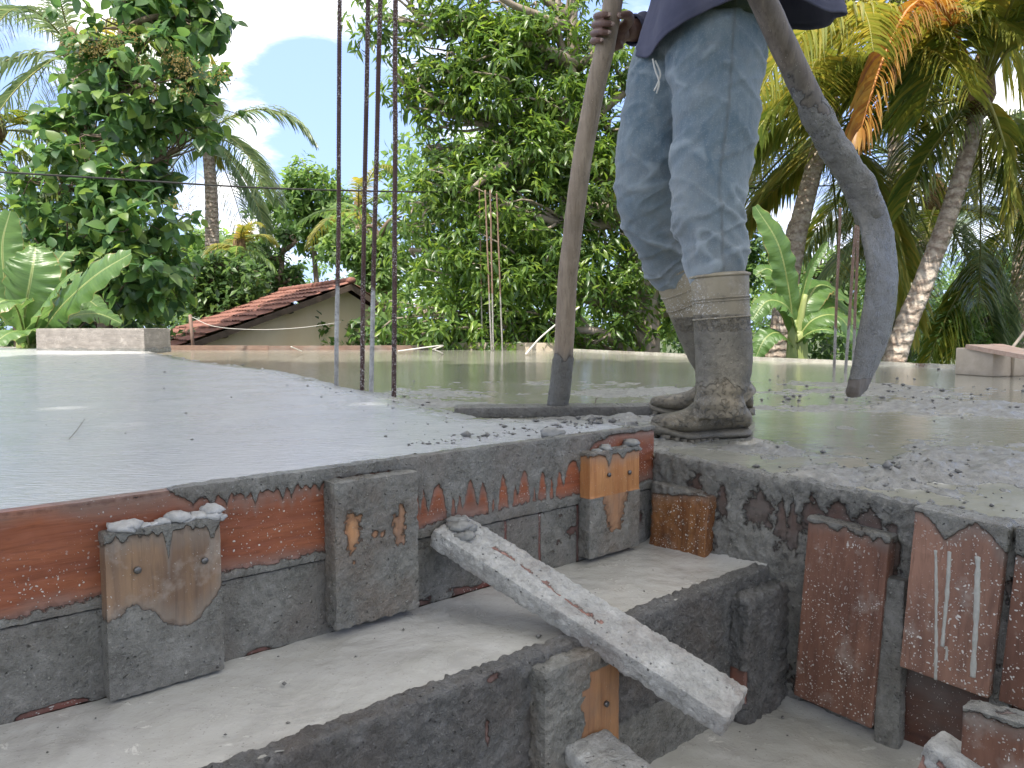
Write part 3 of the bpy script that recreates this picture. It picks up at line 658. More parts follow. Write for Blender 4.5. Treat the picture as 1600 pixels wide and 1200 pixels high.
# ------------------------------------------------------------------ stair: treads and first riser
def tread(name, b0, b1, z0, label, a0, a1, seed, slope=0.):
    A = np.arange(a0, a1, .005); B = np.arange(b0, b1+.0001, .005); aa, bb = np.meshgrid(A, B, indexing='ij')
    P = Cn+aa[..., None]*dA+bb[..., None]*Nn; P = P.reshape(-1, 3); P[:, 2] = 0
    zz = z0+.004*fbm(P*6+seed, 4)+.002*fbm(P*25+seed, 3)+.012*np.exp(-((bb.ravel()-b0)/.02)**2)*(.4+fbm(P*14, 2))+.014*np.exp(-((a1-aa.ravel())/.03)**2)
    P[:, 2] = zz
    return tag(mk(name, P, gridfaces(len(A), len(B)), M['tread']), label, 'step')
tread('concrete_step', RB-.024, .004, T1+.001, 'upper stair step of wet greenish grey concrete behind the rough riser', -1.6, 0.015, 1)
tread('concrete_step', -.62, RB-.018, T2, 'lower stair step of wet concrete at the bottom right of the photo', -1.0, 0.015, 8)

rf = empty('stair_riser', Cn+dA*-.7+Nn*(RB-.015)+UP*T2); tag(rf, 'rough dark cement coated riser board across the stairwell with two stub cleats', 'formwork')
def cov_riser(P, L):
    c = .02+.004*fbm(P*20, 3); 
    for x, y, rx, ry in ((762, 1145, 4, 16), (770, 1062, 10, 4), (925, 1035, 22, 16)):
        q = onplane(x, y, Cn+Nn*(RB-.03), Nn); k = np.linalg.norm(q)/1200
        d = np.sqrt((((P-q)@dA)/(rx*k))**2+((P[:, 2]-q[2])/(ry*k))**2); c = np.minimum(c, (d-1)*.006)
    return c
board('riser_board', Cn+dA*(-.79)+Nn*(RB-.014)+UP*(-.2285-.071), dA, UP, -Nn, (1.6, .142, .026), M['rough'], rf, .0027, cov_riser, r=.004, lump=.008, th=.0015, lf=80, disp=.001)
board('riser_board', Cn+dA*(-.79)+Nn*(RB-.012)+UP*(-.374-.052), dA, UP, -Nn, (1.6, .104, .024), M['darkply'], rf, .0032, lambda P, L: .012+.022*fbm(P*11+5, 4), r=.003, lump=.004, th=.0015, lf=80, disp=.001)
def seam_cov(P, L): return .02+.006*fbm(P*20, 3)
cleatA(852, 968, 1030, 1220, .030, M['orangewood'], lambda P, L: np.where((L[:, 0] > -.004+.012*fbm(P*50, 2)) & (L[:, 1] < .062-.02*(L[:, 0] < .012)) & (L[:, 1] > -.03-.6*L[:, 0]), -.012, .015), [(948, 1100)], base=RB-.027, lump=.006)
cleatA(1168, 1244, 925, 1128, .034, M['rough'], lambda P, L: np.where((np.abs(L[:, 0]+L[:, 0].max()) < .003) & (L[:, 1] < .0) & (L[:, 1] > -.06), -.01, .02), base=RB-.027, lump=.011, r=.005, lf_=85.)
lumps('mortar_lump', [(onplane(1200, 905, Cn+Nn*(RB-.02), Nn), .016), (onplane(1225, 893, Cn+Nn*(RB-.01), Nn), .02), (onplane(1243, 900, Cn+Nn*(RB-.02), Nn), .018), (onplane(1235, 880, Cn+Nn*(RB), Nn), .015), (onplane(1180, 912, Cn+Nn*(RB-.02), Nn), .010)],
      M['mortarg'], 'crumbly mortar heap where the riser meets the speckled cleat', 'mortar')

lumps('mortar_lump', [(onplane(1262, 968, Cn+Nn*(RB-.03), Nn), .014)], M['mortarg'], 'single grey clod stuck on the left edge of the speckled cleat', 'mortar')
# diagonal plank lying over the riser
P0 = onplane(700, 838, Cn-Nn*.012, Nn)+UP*.010; P1 = at(1113, 1090, .965)
P0 = P0-nrm(P1-P0)*.0; ax = nrm(P1-P0); ln = np.linalg.norm(P1-P0)+.03; sidev = nrm(np.cross(ax, UP)); upv = nrm(np.cross(sidev, ax)); sidev = nrm(sidev*.985+upv*-.12); upv = nrm(np.cross(sidev, ax))
def cov_diag(P, L):
    x = L[:, 0]/ln; ctr = -.004+.024*(x+.08)*2; d = np.abs(L[:, 1]-.0-.012*np.sin(x*9+1)+.02*(x+.05)); c = .02+0*x
    seg = (x > -.33) & (x < .12); w_ = .0022+.0018*fbm(P*30, 2)
    return np.where(seg & (fbm(P*26, 3) > -.2) & (L[:, 2] > 0), np.minimum(c, (d-w_)), c)
dp = board('loose_plank', P0+ax*ln/2, ax, sidev, upv, (ln, .075, .026), M['whiteboard'], None, .0026, cov_diag, r=.0025, lump=.005, th=.001, lf=90, disp=.0012)
tag(dp, 'whitish cement crusted plank lying diagonally from the left panel across the riser', 'plank')
lumps('mortar_lump', [(P0+ax*.02+upv*.018, .015), (P0+ax*.040+upv*.016+sidev*.012, .012), (P0+ax*.005+upv*.016-sidev*.012, .013), (P0+ax*.028+upv*.016-sidev*.008, .013)], M['mortarg'], 'dark mortar on the upper end of the diagonal plank', 'mortar')
# lower planks at the bottom edge of the picture
q0 = onplane(915, 1150, Cn+Nn*(RB-.06), Nn); axq = nrm(-Nn*.9-dA*.10-UP*.12); sv = nrm(np.cross(axq, UP)); uv_ = np.cross(sv, axq)
tag(board('loose_plank', q0+axq*.13-uv_*.013, axq, sv, uv_, (.26, .072, .022), M['whiteboard'], None, .003, lambda P, L: .02+.0*L[:, 0], r=.004, lump=.003), 'pale stub of plank sticking out below the orange riser cleat', 'plank')
q1 = onplane(1560, 1150, Cn-dA*.16, dA)
rb = at(1640, 1205, .80); tag(board('loose_plank', rb, nrm(dB*1+dA*.15), UP, -dA, (.16, .10, .03), M['paintply'], None, .003, lambda P, L: L[:, 1]-.047+.006*fbm(P*60, 2), r=.003), 'red brown speckled plank end in the lower right corner', 'plank')
rb = at(1515, 1232, .84); tag(board('loose_plank', rb, nrm(dA), nrm(UP+dB*.3), np.cross(dA, nrm(UP+dB*.3)), (.05, .065, .10), M['whiteboard'], None, .003, lambda P, L: .01+.04*fbm(P*30, 3), r=.006), 'chipped grey plank end leaning below the red brown one', 'plank')
# unseen dark blocks added round the stairwell so no daylight shows through gaps
def bulk(c, dims):
    h = np.array(dims)/2; pts = [c+dA*sx*h[0]+Nn*sy*h[1]+UP*sz*h[2] for sz in (-1, 1) for sx, sy in ((-1, -1), (1, -1), (1, 1), (-1, 1))]
    o = mk('dark_pit_backing', pts, [(0, 3, 2, 1), (4, 5, 6, 7), (0, 1, 5, 4), (1, 2, 6, 5), (2, 3, 7, 6), (3, 0, 4, 7)], M['darktimber'], smooth=False); tag(o, kind='structure')
bulk(Cn+Nn*1.55+UP*-.42, (6, 3, .56)); bulk(Cn+dA*1.55-Nn*.8+UP*-.45, (3, 1.69, .5)); bulk(Cn-dA*1.0-Nn*.5+UP*-.62, (2.2, 1.4, .2)); bulk(Cn-dA*.8-Nn*.12+UP*-.38, (1.6, .20, .24))

# small crumbs of concrete everywhere on the deck
mb = MB(); rs = np.random.default_rng(21); ico = nrm(np.array([[0, 0, 1], [1, 0, .2], [-.3, .95, .1], [-.9, -.4, .15], [.4, -.9, .1], [0, 0, -1.]]))
icf = [(0, 1, 2), (0, 2, 3), (0, 3, 4), (0, 4, 1), (5, 2, 1), (5, 3, 2), (5, 4, 3), (5, 1, 4)]
cand = []
spots = [(960, 655, 70, 12, 110), (1200, 712, 60, 12, 60), (1380, 705, 90, 14, 110), (1500, 740, 90, 20, 45), (690, 640, 60, 14, 70), (560, 620, 60, 8, 40), (1260, 600, 120, 14, 90), (1500, 610, 90, 16, 60), (850, 655, 60, 10, 60), (250, 640, 260, 60, 40), (760, 690, 120, 10, 70), (1010, 640, 20, 5, 10)]
spots += [(x, 800-.1335*(x-30)+1, 10, 3.2, 5) for x in range(640, 1000, 14)]
for x, y, sx, sy, n in spots:
    for _ in range(n):
        p = (x+rs.normal()*sx, y+rs.normal()*sy)
        if p[1] < 556: continue
        cand.append((*p, y, sx))
cp = np.array([onz(c[0], c[1], -.03) for c in cand]); zc, f_, w_ = deck_fields(cp[:, :2].copy())
relc = cp[:, :2]-Cn[:2]; okc = ((relc@Nn[:2]) > .004) | ((relc@dA[:2]) > .03)
for p, zz, ok, fn, cd in zip(cp, zc, okc, f_, cand):
    sx_ = cd[3]
    if not ok: continue
    s = (.0006+.0009*rs.exponential()) * (.4+p[1])*(.6 if fn > .5 else 1)*(1.5 if sx_ == 10 else 1); s = min(s, .012)
    V = ico*s*rs.uniform(.5, 1.3, (6, 1))*[1.2, 1.2, .8]; an = rs.uniform(0, 6.3); V = V@np.array([[math.cos(an), -math.sin(an), 0], [math.sin(an), math.cos(an), 0], [0, 0, 1]])
    mb.add(V+[p[0], p[1], zz+s*.3], None, icf)
tag(mb.build('concrete_crumbs', M['mud'], smooth=False), 'dark crumbs of concrete scattered over the fresh deck', 'crumbs', kind='stuff')
# chips lying on the two steps
mb = MB()
for _ in range(60):
    a_, b_ = rs.uniform(-1.3, -.02), rs.uniform(-.62, -.01); lower = b_ < RB-.03
    if not lower and b_ < RB+.01: continue
    p = Cn+dA*a_+Nn*b_; sz_ = .0008+.0014*rs.exponential(); sz_ = min(sz_, .005); mb.add(ico*sz_*rs.uniform(.5, 1.3, (6, 1))*[1.2, 1.2, .8]+[p[0], p[1], (T2 if lower else T1)+.002+sz_*.3], None, icf)
tag(mb.build('concrete_crumbs', M['mud'], smooth=False), 'tiny chips of concrete lying on the two stair steps', 'crumbs', kind='stuff')
# twigs
for k, (pts, lab) in enumerate(((((398, 0), (928, 637, 0), (936, 622, .02), (940, 618, .025)), 'little dark twig standing in the mud beside the crossboard'), ((None, (108, 686, 0), (120, 672, .004), (132, 655, .002)), 'thin dark twig lying on the smooth left concrete'))):
    z0 = ZW+.005 if k == 0 else .002
    b0 = onz(pts[1][0], pts[1][1], z0)
    P = [b0, b0+[.004, 0, .012], b0+[.006, 0, .026], b0+[.014, 0, .034]] if k == 0 else [onz(x, y, .004) for x, y, _ in pts[1:]]
    V, F, T = tube(spline(P, 10), np.linspace(.0022, .001, 10) if k == 0 else .0006, 6); tag(mk('twig', V, F, M['darktimber'], None, F3=T), lab, 'twig')

# ------------------------------------------------------------------ far rim of the deck
def rimboard(i0, i1, h, t, mat, label, covd, zb=ZW, up=0.):
    a = np.array([*rim[i0], 0]); b = np.array([*rim[i1], 0]); u = nrm(b-a); n = np.array([-u[1], u[0], 0]); L_ = np.linalg.norm(b-a)
    o = board('formwork_board', (a+b)/2+n*t/2+UP*(zb+up-h/2+.0), u, UP, -n, (L_, h, t), mat, None, .03, lambda P, L: covd+.03*fbm(P*3, 3), r=.004)
    return tag(o, label, 'formwork')
rimboard(0, 2, .20, .03, M['rimpale'], 'dark low edge board of the deck in front of the left banana plants', .01, up=.03)
rimboard(2, 3, .28, .03, M['rimred'], 'reddish edge board of the deck below the tiled roof', -.03, up=.062)
rimboard(3, 4, .28, .03, M['rimred'], 'reddish edge board of the deck behind the four tall steel bars', -.015, up=.058)
rimboard(4, 5, .28, .05, M['dryconc'], 'short grey edge board in front of the leafy tree', -.03, up=.095)
rimboard(5, 6, .28, .03, M['rimpale'], 'pale edge board of the deck behind the round pole', .01, up=.02)
rimboard(6, 7, .28, .03, M['rimpale'], 'pale edge board of the deck in front of the right banana plant', .01, up=.02)
rimboard(7, 9, .28, .03, M['rimpale'], 'pale edge board at the far right behind the concrete box', .01, up=.015)
# stub formwork at left
a = onz(57, 548, -.005); b = onz(226, 549, -.005); u = nrm(b-a); n = np.array([-u[1], u[0], 0])
tag(board('formwork_box', (a+b)/2+n*.2+UP*(.10), u, UP, -n, (np.linalg.norm(b-a), .23, .4), M['greyblock'], None, .012, lambda P, L: -(L[:, 1]+.075)+.03*fbm(P*7, 3), r=.006, lump=.012, lf=12, disp=.006), 'weathered grey timber box at the left deck corner by the banana leaves', 'formwork')
# concrete box with planks at right
cb_ = empty('concrete_box', onz(1550, 590, ZW)); tag(cb_, 'pale concrete block at the right deck edge carrying two planks', 'block')
a = onz(1498, 588, ZW); b = onz(1640, 594, ZW)
def hexa(name, pts8, mat, parent=None, jit=0.):
    V = np.array(pts8, float); F = [(0, 3, 2, 1), (4, 5, 6, 7), (0, 1, 5, 4), (1, 2, 6, 5), (2, 3, 7, 6), (3, 0, 4, 7)]
    o = mk(name, V, F, mat, parent, smooth=False); bv = o.modifiers.new('b', 'BEVEL'); bv.width = .006; bv.segments = 2; return o
def frustum(name, c, u, n, w_, d_, h, flare, mat, parent):
    p = []
    for zz, f in ((0, 0), (h, flare)):
        for su, sn in ((-1, -1), (1, -1), (1, 1), (-1, 1)): p.append(c+u*su*(w_/2+f)+n*sn*(d_/2+f)+UP*zz)
    return hexa(name, p, mat, parent)
cc_ = onz(1552, 588, ZW)+np.array([.12, .14, 0]); ub = nrm([.9, .32, 0]); nb = np.array([-ub[1], ub[0], 0])
frustum('box_wall', cc_-ub*.13, ub, nb, .14, .24, .155, .0, M['dryconc'], cb_); frustum('box_wall', cc_+ub*.07, ub, nb, .25, .26, .145, .012, M['dryconc'], cb_)
pl1a, pl1b = at(1497, 545, 4.35), at(1640, 572, 3.7)
def flatplank(name, c, u, n, w_, l_, t_, mat, label):
    o = board(name, c, u, n, np.cross(u, n), (l_, w_, t_), mat, None, .02, lambda P, L: -.05+0*L[:, 0], r=.003); tag(o, label, 'plank'); return o
M['dryplank'] = simple_mat('dry_reddish_plank', (.38, .25, .19), (.50, .38, .30), 5, .8, .003, 5, (2, 10, 10))
u1 = nrm(pl1b-pl1a); flatplank('loose_plank', (pl1a+pl1b)/2+np.array([.14, .06, .012]), u1, nrm(np.cross(UP, u1)), .14, np.linalg.norm(pl1b-pl1a), .026, M['dryplank'], 'dusty pink plank lying on the concrete block at the right edge')
pa, pb = at(1555, 540, 4.5), at(1650, 562, 4.1); u2 = nrm(pb-pa); flatplank('loose_plank', (pa+pb)/2+np.array([.10, .16, -.004]), u2, nrm(np.cross(UP, u2)), .10, np.linalg.norm(pb-pa), .024, M['dryplank'], 'shorter reddish plank behind the one on the concrete block')
V, F, T = tube([at(1565, 565, 4.6), at(1600, 520, 4.75), at(1640, 470, 4.9)], .009, 8); tag(mk('steel_rod', V, F, M['dryconc'], None, F3=T), 'pale rod leaning up behind the concrete block at the right edge', 'rod')

# ------------------------------------------------------------------ reinforcing bars
def rebar(top, bot, dia, covtop, mat, label, group, ribs=True, ribstep=.0045):
    L_ = np.linalg.norm(top-bot); n = int(L_/ribstep) if ribs else 40; t = np.linspace(0, 1, n)[:, None]; P = bot+(top-bot)*t
    P = P+np.c_[.004*fbm(np.c_[t*3+bot[0]*9, t*0, t*0], 2), 0*t, 0*t]
    rr = np.where(np.arange(n) % 2 == 0, dia/2*1.12, dia/2*.92) if ribs else np.full(n, dia/2)
    V, F, T = tube(P, rr, 8); zz = V[:, 2]-bot[2]; c = covtop-zz+.10*fbm(V*[60, 60, 9], 3)*(1 if covtop > 0 else 0); c = np.clip(c, -.05, .05)
    o = mk('rebar', V, F, mat, None, {'cov': c}, F3=T); return tag(o, label, 'steel bar', group)
G1 = 'upright steel bars on the finished deck'
for (tx, bx, by, ct, hid, lb) in ((531, 525.5, 614, .42, 0, 'leftmost of the four tall dark steel bars, its foot pale with cement'),
                         (575, 564, 618, .03, 0, 'second from left of the four tall dark steel bars, flecked with cement'),
                         (593.5, 579, 620, .40, 0, 'third from left of the four tall steel bars, cement streaked at the foot'),
                         (618, 615.5, 624, .02, 0, 'rightmost of the four tall dark steel bars')):
    B = onz(bx, by, -.03); top = at(tx+(tx-bx)*.35, -200, B[1]*1.0+.02); rebar(top, B-UP*.05, .0155, ct, M['steel'], lb, G1)
G2 = 'thin steel bars at the far edge of the deck'
for tx, ty, bx, by, lb in ((749, 295, 754, 547, 'leftmost thin rusty bar of the far middle group'), (758, 297, 768, 548, 'second thin bar of the far middle group'), (766, 297, 771, 549, 'third thin bar of the far middle group'), (776, 299, 785, 548, 'rightmost thin bar of the far middle group')):
    B = onz(bx, by, ZW); rebar(at(tx, ty, B[1]), B-UP*.02, .020, .7, M['steelorange'], lb, G2, False)
G3 = 'rusty steel bars near the right banana plant'
for tx, ty, bx, by, lb in ((1313, 325, 1303, 577, 'leftmost rusty bar of the right group, beside the banana plant'), (1337, 352, 1321, 582, 'middle rusty bar of the right group'), (1341, 354, 1333, 580, 'rusty bar just left of the hoe blade'), (1376, 318, 1366, 579, 'rusty bar whose tip shows above the hoe joint')):
    B = onz(bx, by, ZW); rebar(at(tx, ty, B[1]), B-UP*.02, .019, .30, M['steelorange'], lb, G3, False)

# ------------------------------------------------------------------ wooden T rake held upright
rk = empty('wooden_rake', onz(870, 640, ZW)); tag(rk, 'long round wooden pole fixed to a flat crossboard, held upright in the mud', 'rake')
pxs = [(871, 634, 2.33), (880, 560, 2.31), (886, 450, 2.28), (893, 380, 2.26), (908, 260, 2.23), (930, 140, 2.20), (951, 45, 2.17), (965, -60, 2.15), (976, -170, 2.14)]
pp = spline([at(*p) for p in pxs], 160); rad = np.interp(np.linspace(0, 1, 160), [0, .3, .55, .8, 1], [.030, .0285, .0275, .027, .0265])
pp = pp+.0025*np.c_[fbm(np.c_[np.linspace(0, 9, 160), np.zeros((160, 2))], 2), fbm(np.c_[np.linspace(5, 14, 160), np.zeros((160, 2))], 2), np.zeros(160)]
V, F, T = tube(pp, rad, 28); hz = V[:, 2]-ZW; nz = fbm(V*[30, 30, 10], 4); ctr = np.r_[np.repeat(pp, 28, 0), pp[:1], pp[-1:]]
cv = .175+.05*nz-hz; k = sstep(cv, 0, .01); V = V+nrm(V-ctr)*((k*(.003+.003*fbm(V*60, 4)))+.0012*fbm(V*[90, 90, 8], 3))[:, None]
mk('handle', V, F, M['pole'], rk, {'cov': np.clip(cv, -.05, .05)*.6}, F3=T)
a = at(712, 645, 2.30); b = at(1040, 637, 2.36); a[2] = b[2] = ZW+.015; u = nrm(b-a)
board('crossboard', (a+b)/2, u, nrm(np.cross(UP, u)), UP, (np.linalg.norm(b-a), .10, .026), M['hoe'], rk, .005, lambda P, L: .02+.0*L[:, 0], r=.004, lump=.004)
HANDP = at(953, 48, 2.172); poleax = nrm(at(930, 140, 2.20)-at(965, -60, 2.15))*-1

# ------------------------------------------------------------------ hoe hanging from the left hand
he = empty('hoe', at(1335, 612, 1.62)); tag(he, 'mud caked hoe with a thick dark handle and curved narrow blade hanging above the deck', 'hoe')
hp = spline([at(1102, -200, 1.50), at(1148, -90, 1.53), at(1190, -4, 1.56), at(1238, 100, 1.59), at(1291, 208, 1.62), at(1338, 285, 1.64), at(1362, 340, 1.65)], 150)
hr = np.interp(np.linspace(0, 1, 150), [0, .4, .75, .93, 1], [.0245, .0255, .028, .033, .029])
V, F, T = tube(hp, hr, 26); tt = np.r_[np.repeat(np.linspace(0, 1, 150), 26), 0, 1]; ctr = np.r_[np.repeat(hp, 26, 0), hp[:1], hp[-1:]]
cv = (tt-.60)*.25+.05*fbm(V*22, 4); k = sstep(cv, 0, .01); V = V+nrm(V-ctr)*(k*(.002+.008*fbm(V*34, 4)+.002*fbm(V*110, 3))+.0015*fbm(V*[40, 40, 12], 3))[:, None]
mk('handle', V, F, M['hoe'], he, {'cov': np.clip(cv, -.05, .05)}, F3=T)
bl_ = [(1352, 312, 24, 1.640), (1366, 345, 25, 1.642), (1375, 385, 26, 1.645), (1379, 430, 25, 1.645), (1375, 480, 26, 1.64), (1367, 520, 26, 1.635), (1356, 560, 22, 1.63), (1345, 590, 18, 1.625), (1338, 610, 14, 1.62), (1334, 620, 7, 1.62)]
Pb = spline([list(at(x, y, Y))+[hw*Y/1200] for x, y, hw, Y in bl_], 90); mb = MB(); rings = []
for i, p in enumerate(Pb):
    hw = p[3]; f = np.clip(i/22, 0, 1)
    rings.append((p[:3], np.array([hw*.95+.47*hw*(.35+1.1*f), hw*(.35+1.1*f), 0]), np.array([.012, -.010, 0])*(1.6-.7*f)+np.array([-.004, 0, 0])))
V, F, T = loft(rings, 36); V = V+.0035*np.c_[fbm(V*40, 4), fbm(V*40+9, 4), 0*V[:, 0]]+.0015*fbm(V*120, 3)[:, None]
mk('blade', V, F, M['hoe'], he, {'cov': np.full(len(V), .02)-.0*V[:, 0]+np.where(V[:, 2] < at(1340, 590, 1.62)[2], -.03, 0)}, F3=T)
LH = at(1162, -62, 1.545)

# ------------------------------------------------------------------ the worker
pc = np.array([.545, 1.96, ZW])                  # under the pelvis
fwd = nrm([-.90, -.42, 0]); rgt = np.array([fwd[1], -fwd[0], 0])   # facing; his right hand side (away from viewer)
body = MB()
def limb(mb, pts, rads, n=18, seg=24):
    P = spline([list(p)+[r_] for p, r_ in zip(pts, rads)], seg); V, F, T = tube(P[:, :3], P[:, 3], n); mb.add(V, F, T)
shc = np.array([.555, 1.98, 1.33])
Rsh, Lsh = shc+rgt*.17, shc-rgt*.17
RW = HANDP+np.array([.045, .055, .02]); Rel = np.array([.50, 2.36, 1.10])
Lel = np.array([.70, 1.66, 1.09]); LW = LH+np.array([.045, .035, .045])
# torso, neck, head
rings = []
for z_, wx, wy in ((1.0, .07, .06), (1.03, .115, .09), (1.08, .135, .10), (1.22, .155, .11), (1.32, .16, .10), (1.38, .10, .07), (1.43, .055, .055), (1.50, .05, .052)):
    rings.append((np.array([.55, 1.97, z_]), rgt*wx, fwd*wy))
V, F, T = loft(rings, 24); body.add(V, F, T)
hd = np.array([.53, 1.96, 1.56])
rings = [(hd+fwd*o_+UP*z_, rgt*a_, fwd*b_) for z_, o_, a_, b_ in ((-.105, .035, .02, .02), (-.095, .03, .04, .05), (-.06, .018, .058, .075), (-.02, .008, .068, .088), (.03, 0, .074, .095), (.07, -.004, .070, .09), (.10, -.008, .05, .065), (.115, -.01, .02, .03))]
V, F, T = loft(rings, 24); body.add(V, F, T)
limb(body, [hd+fwd*.09+UP*.012, hd+fwd*.108-UP*.015, hd+fwd*.095-UP*.028], [.008, .013, .010], 10, 8)
for s in (-1, 1):
    limb(body, [hd+rgt*s*.070-UP*.025, hd+rgt*s*.080+UP*.0-fwd*.01, hd+rgt*s*.076+UP*.025], [.010, .014, .008], 10, 8)
limb(body, [hd+fwd*.085-UP*.055+rgt*.025, hd+fwd*.098-UP*.055, hd+fwd*.085-UP*.055-rgt*.025], [.006, .009, .006], 8, 8)
for S_h, E, W_ in ((Rsh, Rel, RW), (Lsh, Lel, LW)):
    limb(body, [S_h-UP*.01, S_h*.5+E*.5, E, E*.5+W_*.5, W_], [.052, .045, .037, .036, .027])
Vb, Nb, Fb, Tb = remesh(body, .008, 2)
# hands: palm and five separate bent fingers closed round the shaft
def hand(center, axis, rpole, back, wrist, thumbside):
    """axis: shaft direction pointing up; back: direction from shaft to the palm; fingers curl round the other side"""
    mb = MB(); axis = nrm(axis); back = nrm(back-axis*np.dot(back, axis)); sd = nrm(np.cross(axis, back))*thumbside
    def ring(th, h, r_): return center+axis*h+r_*(back*math.cos(th)-sd*math.sin(th))
    rp = rpole+.004
    # palm
    limb(mb, [wrist, wrist*.45+(center+back*(rp+.016)+axis*.0)*.55, center+back*(rp+.014)-sd*.006], [.026, .030, .030], 16, 14)
    for h in (.030, .010, -.010, -.030):
        limb(mb, [center+back*(rp+.020)+axis*h*.5+sd*.02, center+back*(rp+.016)+axis*h-sd*.012, ring(.75, h, rp+.012)], [.017, .0155, .0115], 12, 8)
    nails = []
    for h, ln_, r_ in ((.033, 2.75, .0098), (.011, 3.0, .0102), (-.011, 2.9, .0098), (-.0315, 2.55, .0085)):
        ths = [.6, 1.15, 1.7, .6+ln_*.82, .6+ln_]
        pts = [ring(t_, h+(-.004 if i_ > 2 else .003*(i_ % 2)), rp+r_*(1.25 if i_ == 1 else .95)) for i_, t_ in enumerate(ths)]
        limb(mb, pts, [r_*1.08, r_*1.12, r_, r_*.95, r_*.72], 12, 16); nails.append((pts[-1]-pts[-2], pts[-1], nrm(pts[-1]-center-axis*np.dot(pts[-1]-center, axis)), r_))
    tp = [center+back*(rp+.014)+axis*.015+sd*.012, ring(-.95, .034, rp+.013), ring(-1.75, .040, rp+.012), ring(-2.45, .030, rp+.010)]
    limb(mb, tp, [.0165, .0145, .0125, .0085], 12, 16); nails.append((tp[-1]-tp[-2], tp[-1], nrm(tp[-1]-center-axis*np.dot(tp[-1]-center, axis)), .011))
    return mb, nails
hb1, n1 = hand(HANDP, poleax, .031, np.array([.40, .90, 0]), RW, -1)
hax = nrm(hp[20]-hp[50]); hb2, n2 = hand(LH, hax, .028, np.array([.6, .8, 0]), LW, 1)
Vs, Fs, Ts, off = [Vb], [Fb], [Tb], len(Vb)
for hb in (hb1, hb2):
    v, n_, f, t_ = remesh(hb, .0022, 1); v = v+n_*(.0006*fbm(v*180, 3))[:, None]
    Vs.append(v); Fs.append(f+off); Ts.append(t_+off); off += len(v)
person = mk('person', np.concatenate(Vs), np.concatenate(Fs), M['skin'], None, F3=np.concatenate(Ts))
tag(person, 'person in muddy blue jeans and beige rubber boots holding a round pole and a hoe', 'person')
for d_, p_, o_, r_ in n1+n2:
    t_ = nrm(d_); s_ = nrm(np.cross(t_, o_)); c_ = p_+o_*r_*.72-t_*.002; V, F, T = loft([(c_-o_*.001, s_*r_*.55, t_*r_*.7), (c_+o_*.0008, s_*r_*.5, t_*r_*.62)], 12); mk('fingernail', V, F, M['nail'], person, F3=T)
V, F, T = loft([(hd+UP*z_-fwd*.012, rgt*a_, fwd*b_) for z_, a_, b_ in ((.02, .078, .09), (.06, .079, .098), (.10, .062, .08), (.125, .03, .04))], 24); mk('hair', V, F, M['hair'], person, F3=T)
eyem = simple_mat('eye_white', (.6, .58, .55), (.7, .68, .65), 10, .2)
for s in (-1, 1):
    c_ = hd+fwd*.088+rgt*s*.03+UP*.012; V, F, T = loft([(c_-UP*.006, rgt*.006, fwd*.004), (c_, rgt*.012, fwd*.008), (c_+UP*.006, rgt*.006, fwd*.004)], 12); mk('eye', V, F, eyem, person, F3=T)

# jeans
jm = MB()
def legrings(spec, dv=(1., .95)):
    P = spline([list(at(x, y, Y))+[hw*Y/1200] for x, y, hw, Y in spec], 46); out = []
    tan = nrm(np.gradient(P[:, :3], axis=0))
    for p, t_ in zip(P, tan):
        ax_ = nrm(np.array([1, 0, 0])-t_*t_[0]); ay = nrm(np.cross(t_, ax_)); out.append((p[:3], ax_*p[3], ay*p[3]*dv[1]))
    return out
near = [(1118, 45, 70, 1.91), (1117, 80, 73, 1.905), (1119, 130, 68, 1.89), (1117, 200, 65, 1.87), (1108, 260, 60, 1.85), (1105, 310, 56, 1.83), (1107, 345, 54, 1.82), (1116, 380, 48, 1.81), (1119, 408, 46, 1.80), (1123, 440, 38, 1.79)]
farl = [(1062, 60, 50, 2.02), (1050, 100, 60, 2.03), (1032, 160, 56, 2.03), (1020, 220, 54, 2.03), (1013, 280, 51, 2.04), (1013, 315, 49, 2.06), (1022, 350, 45, 2.08), (1035, 385, 41, 2.11), (1047, 415, 38, 2.13), (1056, 440, 30, 2.15)]
for s in (near, farl):
    V, F, T = loft(legrings(s), 30); jm.add(V, F, T)
V, F, T = loft([(at(1098, 110, 1.95), [.07, 0, 0], [0, .07, 0]), (at(1100, 80, 1.95), [.115, 0, 0], [0, .12, 0]), (at(1105, 40, 1.96), [.135, 0, 0], [0, .13, 0]), (at(1112, -20, 1.97), [.13, 0, 0], [0, .115, 0]), (at(1114, -60, 1.97), [.12, 0, 0], [0, .11, 0])], 32)
jm.add(V, F, T)
# seat (towards the right of the picture)
V, F, T = loft([(at(1150, 140, 1.95), [.05, 0, 0], [0, .08, 0]), (at(1146, 60, 1.96), [.085, 0, 0], [0, .12, 0]), (at(1140, -20, 1.97), [.10, 0, 0], [0, .13, 0])], 24); jm.add(V, F, T)
Vj, Nj, Fj, Tj = remesh(jm, .0052, 5)
zf = lambda P: P[:, 2]
nearside = sstep(-(P_ := Vj)[:, 1], -1.985, -1.945)
def creases(P, cz, k, amp, tilt, width, ph=0.):
    """sheaf of folds around height cz, tilted"""
    t_ = (P[:, 2]-cz)+tilt*(P[:, 0]-.5)+.012*fbm(P*8, 2); e = np.exp(-((P[:, 2]-cz)/width)**2)
    return amp*e*(np.abs(np.sin(t_*k+ph+1.2*fbm(P*6, 2)))**.6-.5)
def fold(P, sc, tilt, seed, k=1.7):
    q = np.c_[P[:, 0]*sc*.55, P[:, 1]*sc*.55, (P[:, 2]+tilt*P[:, 0])*sc*1.5]+seed; q = q+.35*np.c_[fbm(P*6+seed, 2), fbm(P*6-seed, 2), fbm(P*7+seed, 2)]
    return np.clip(1-np.abs(fbm(q, 2, .4))*k*2.2, 0, 1)**1.4
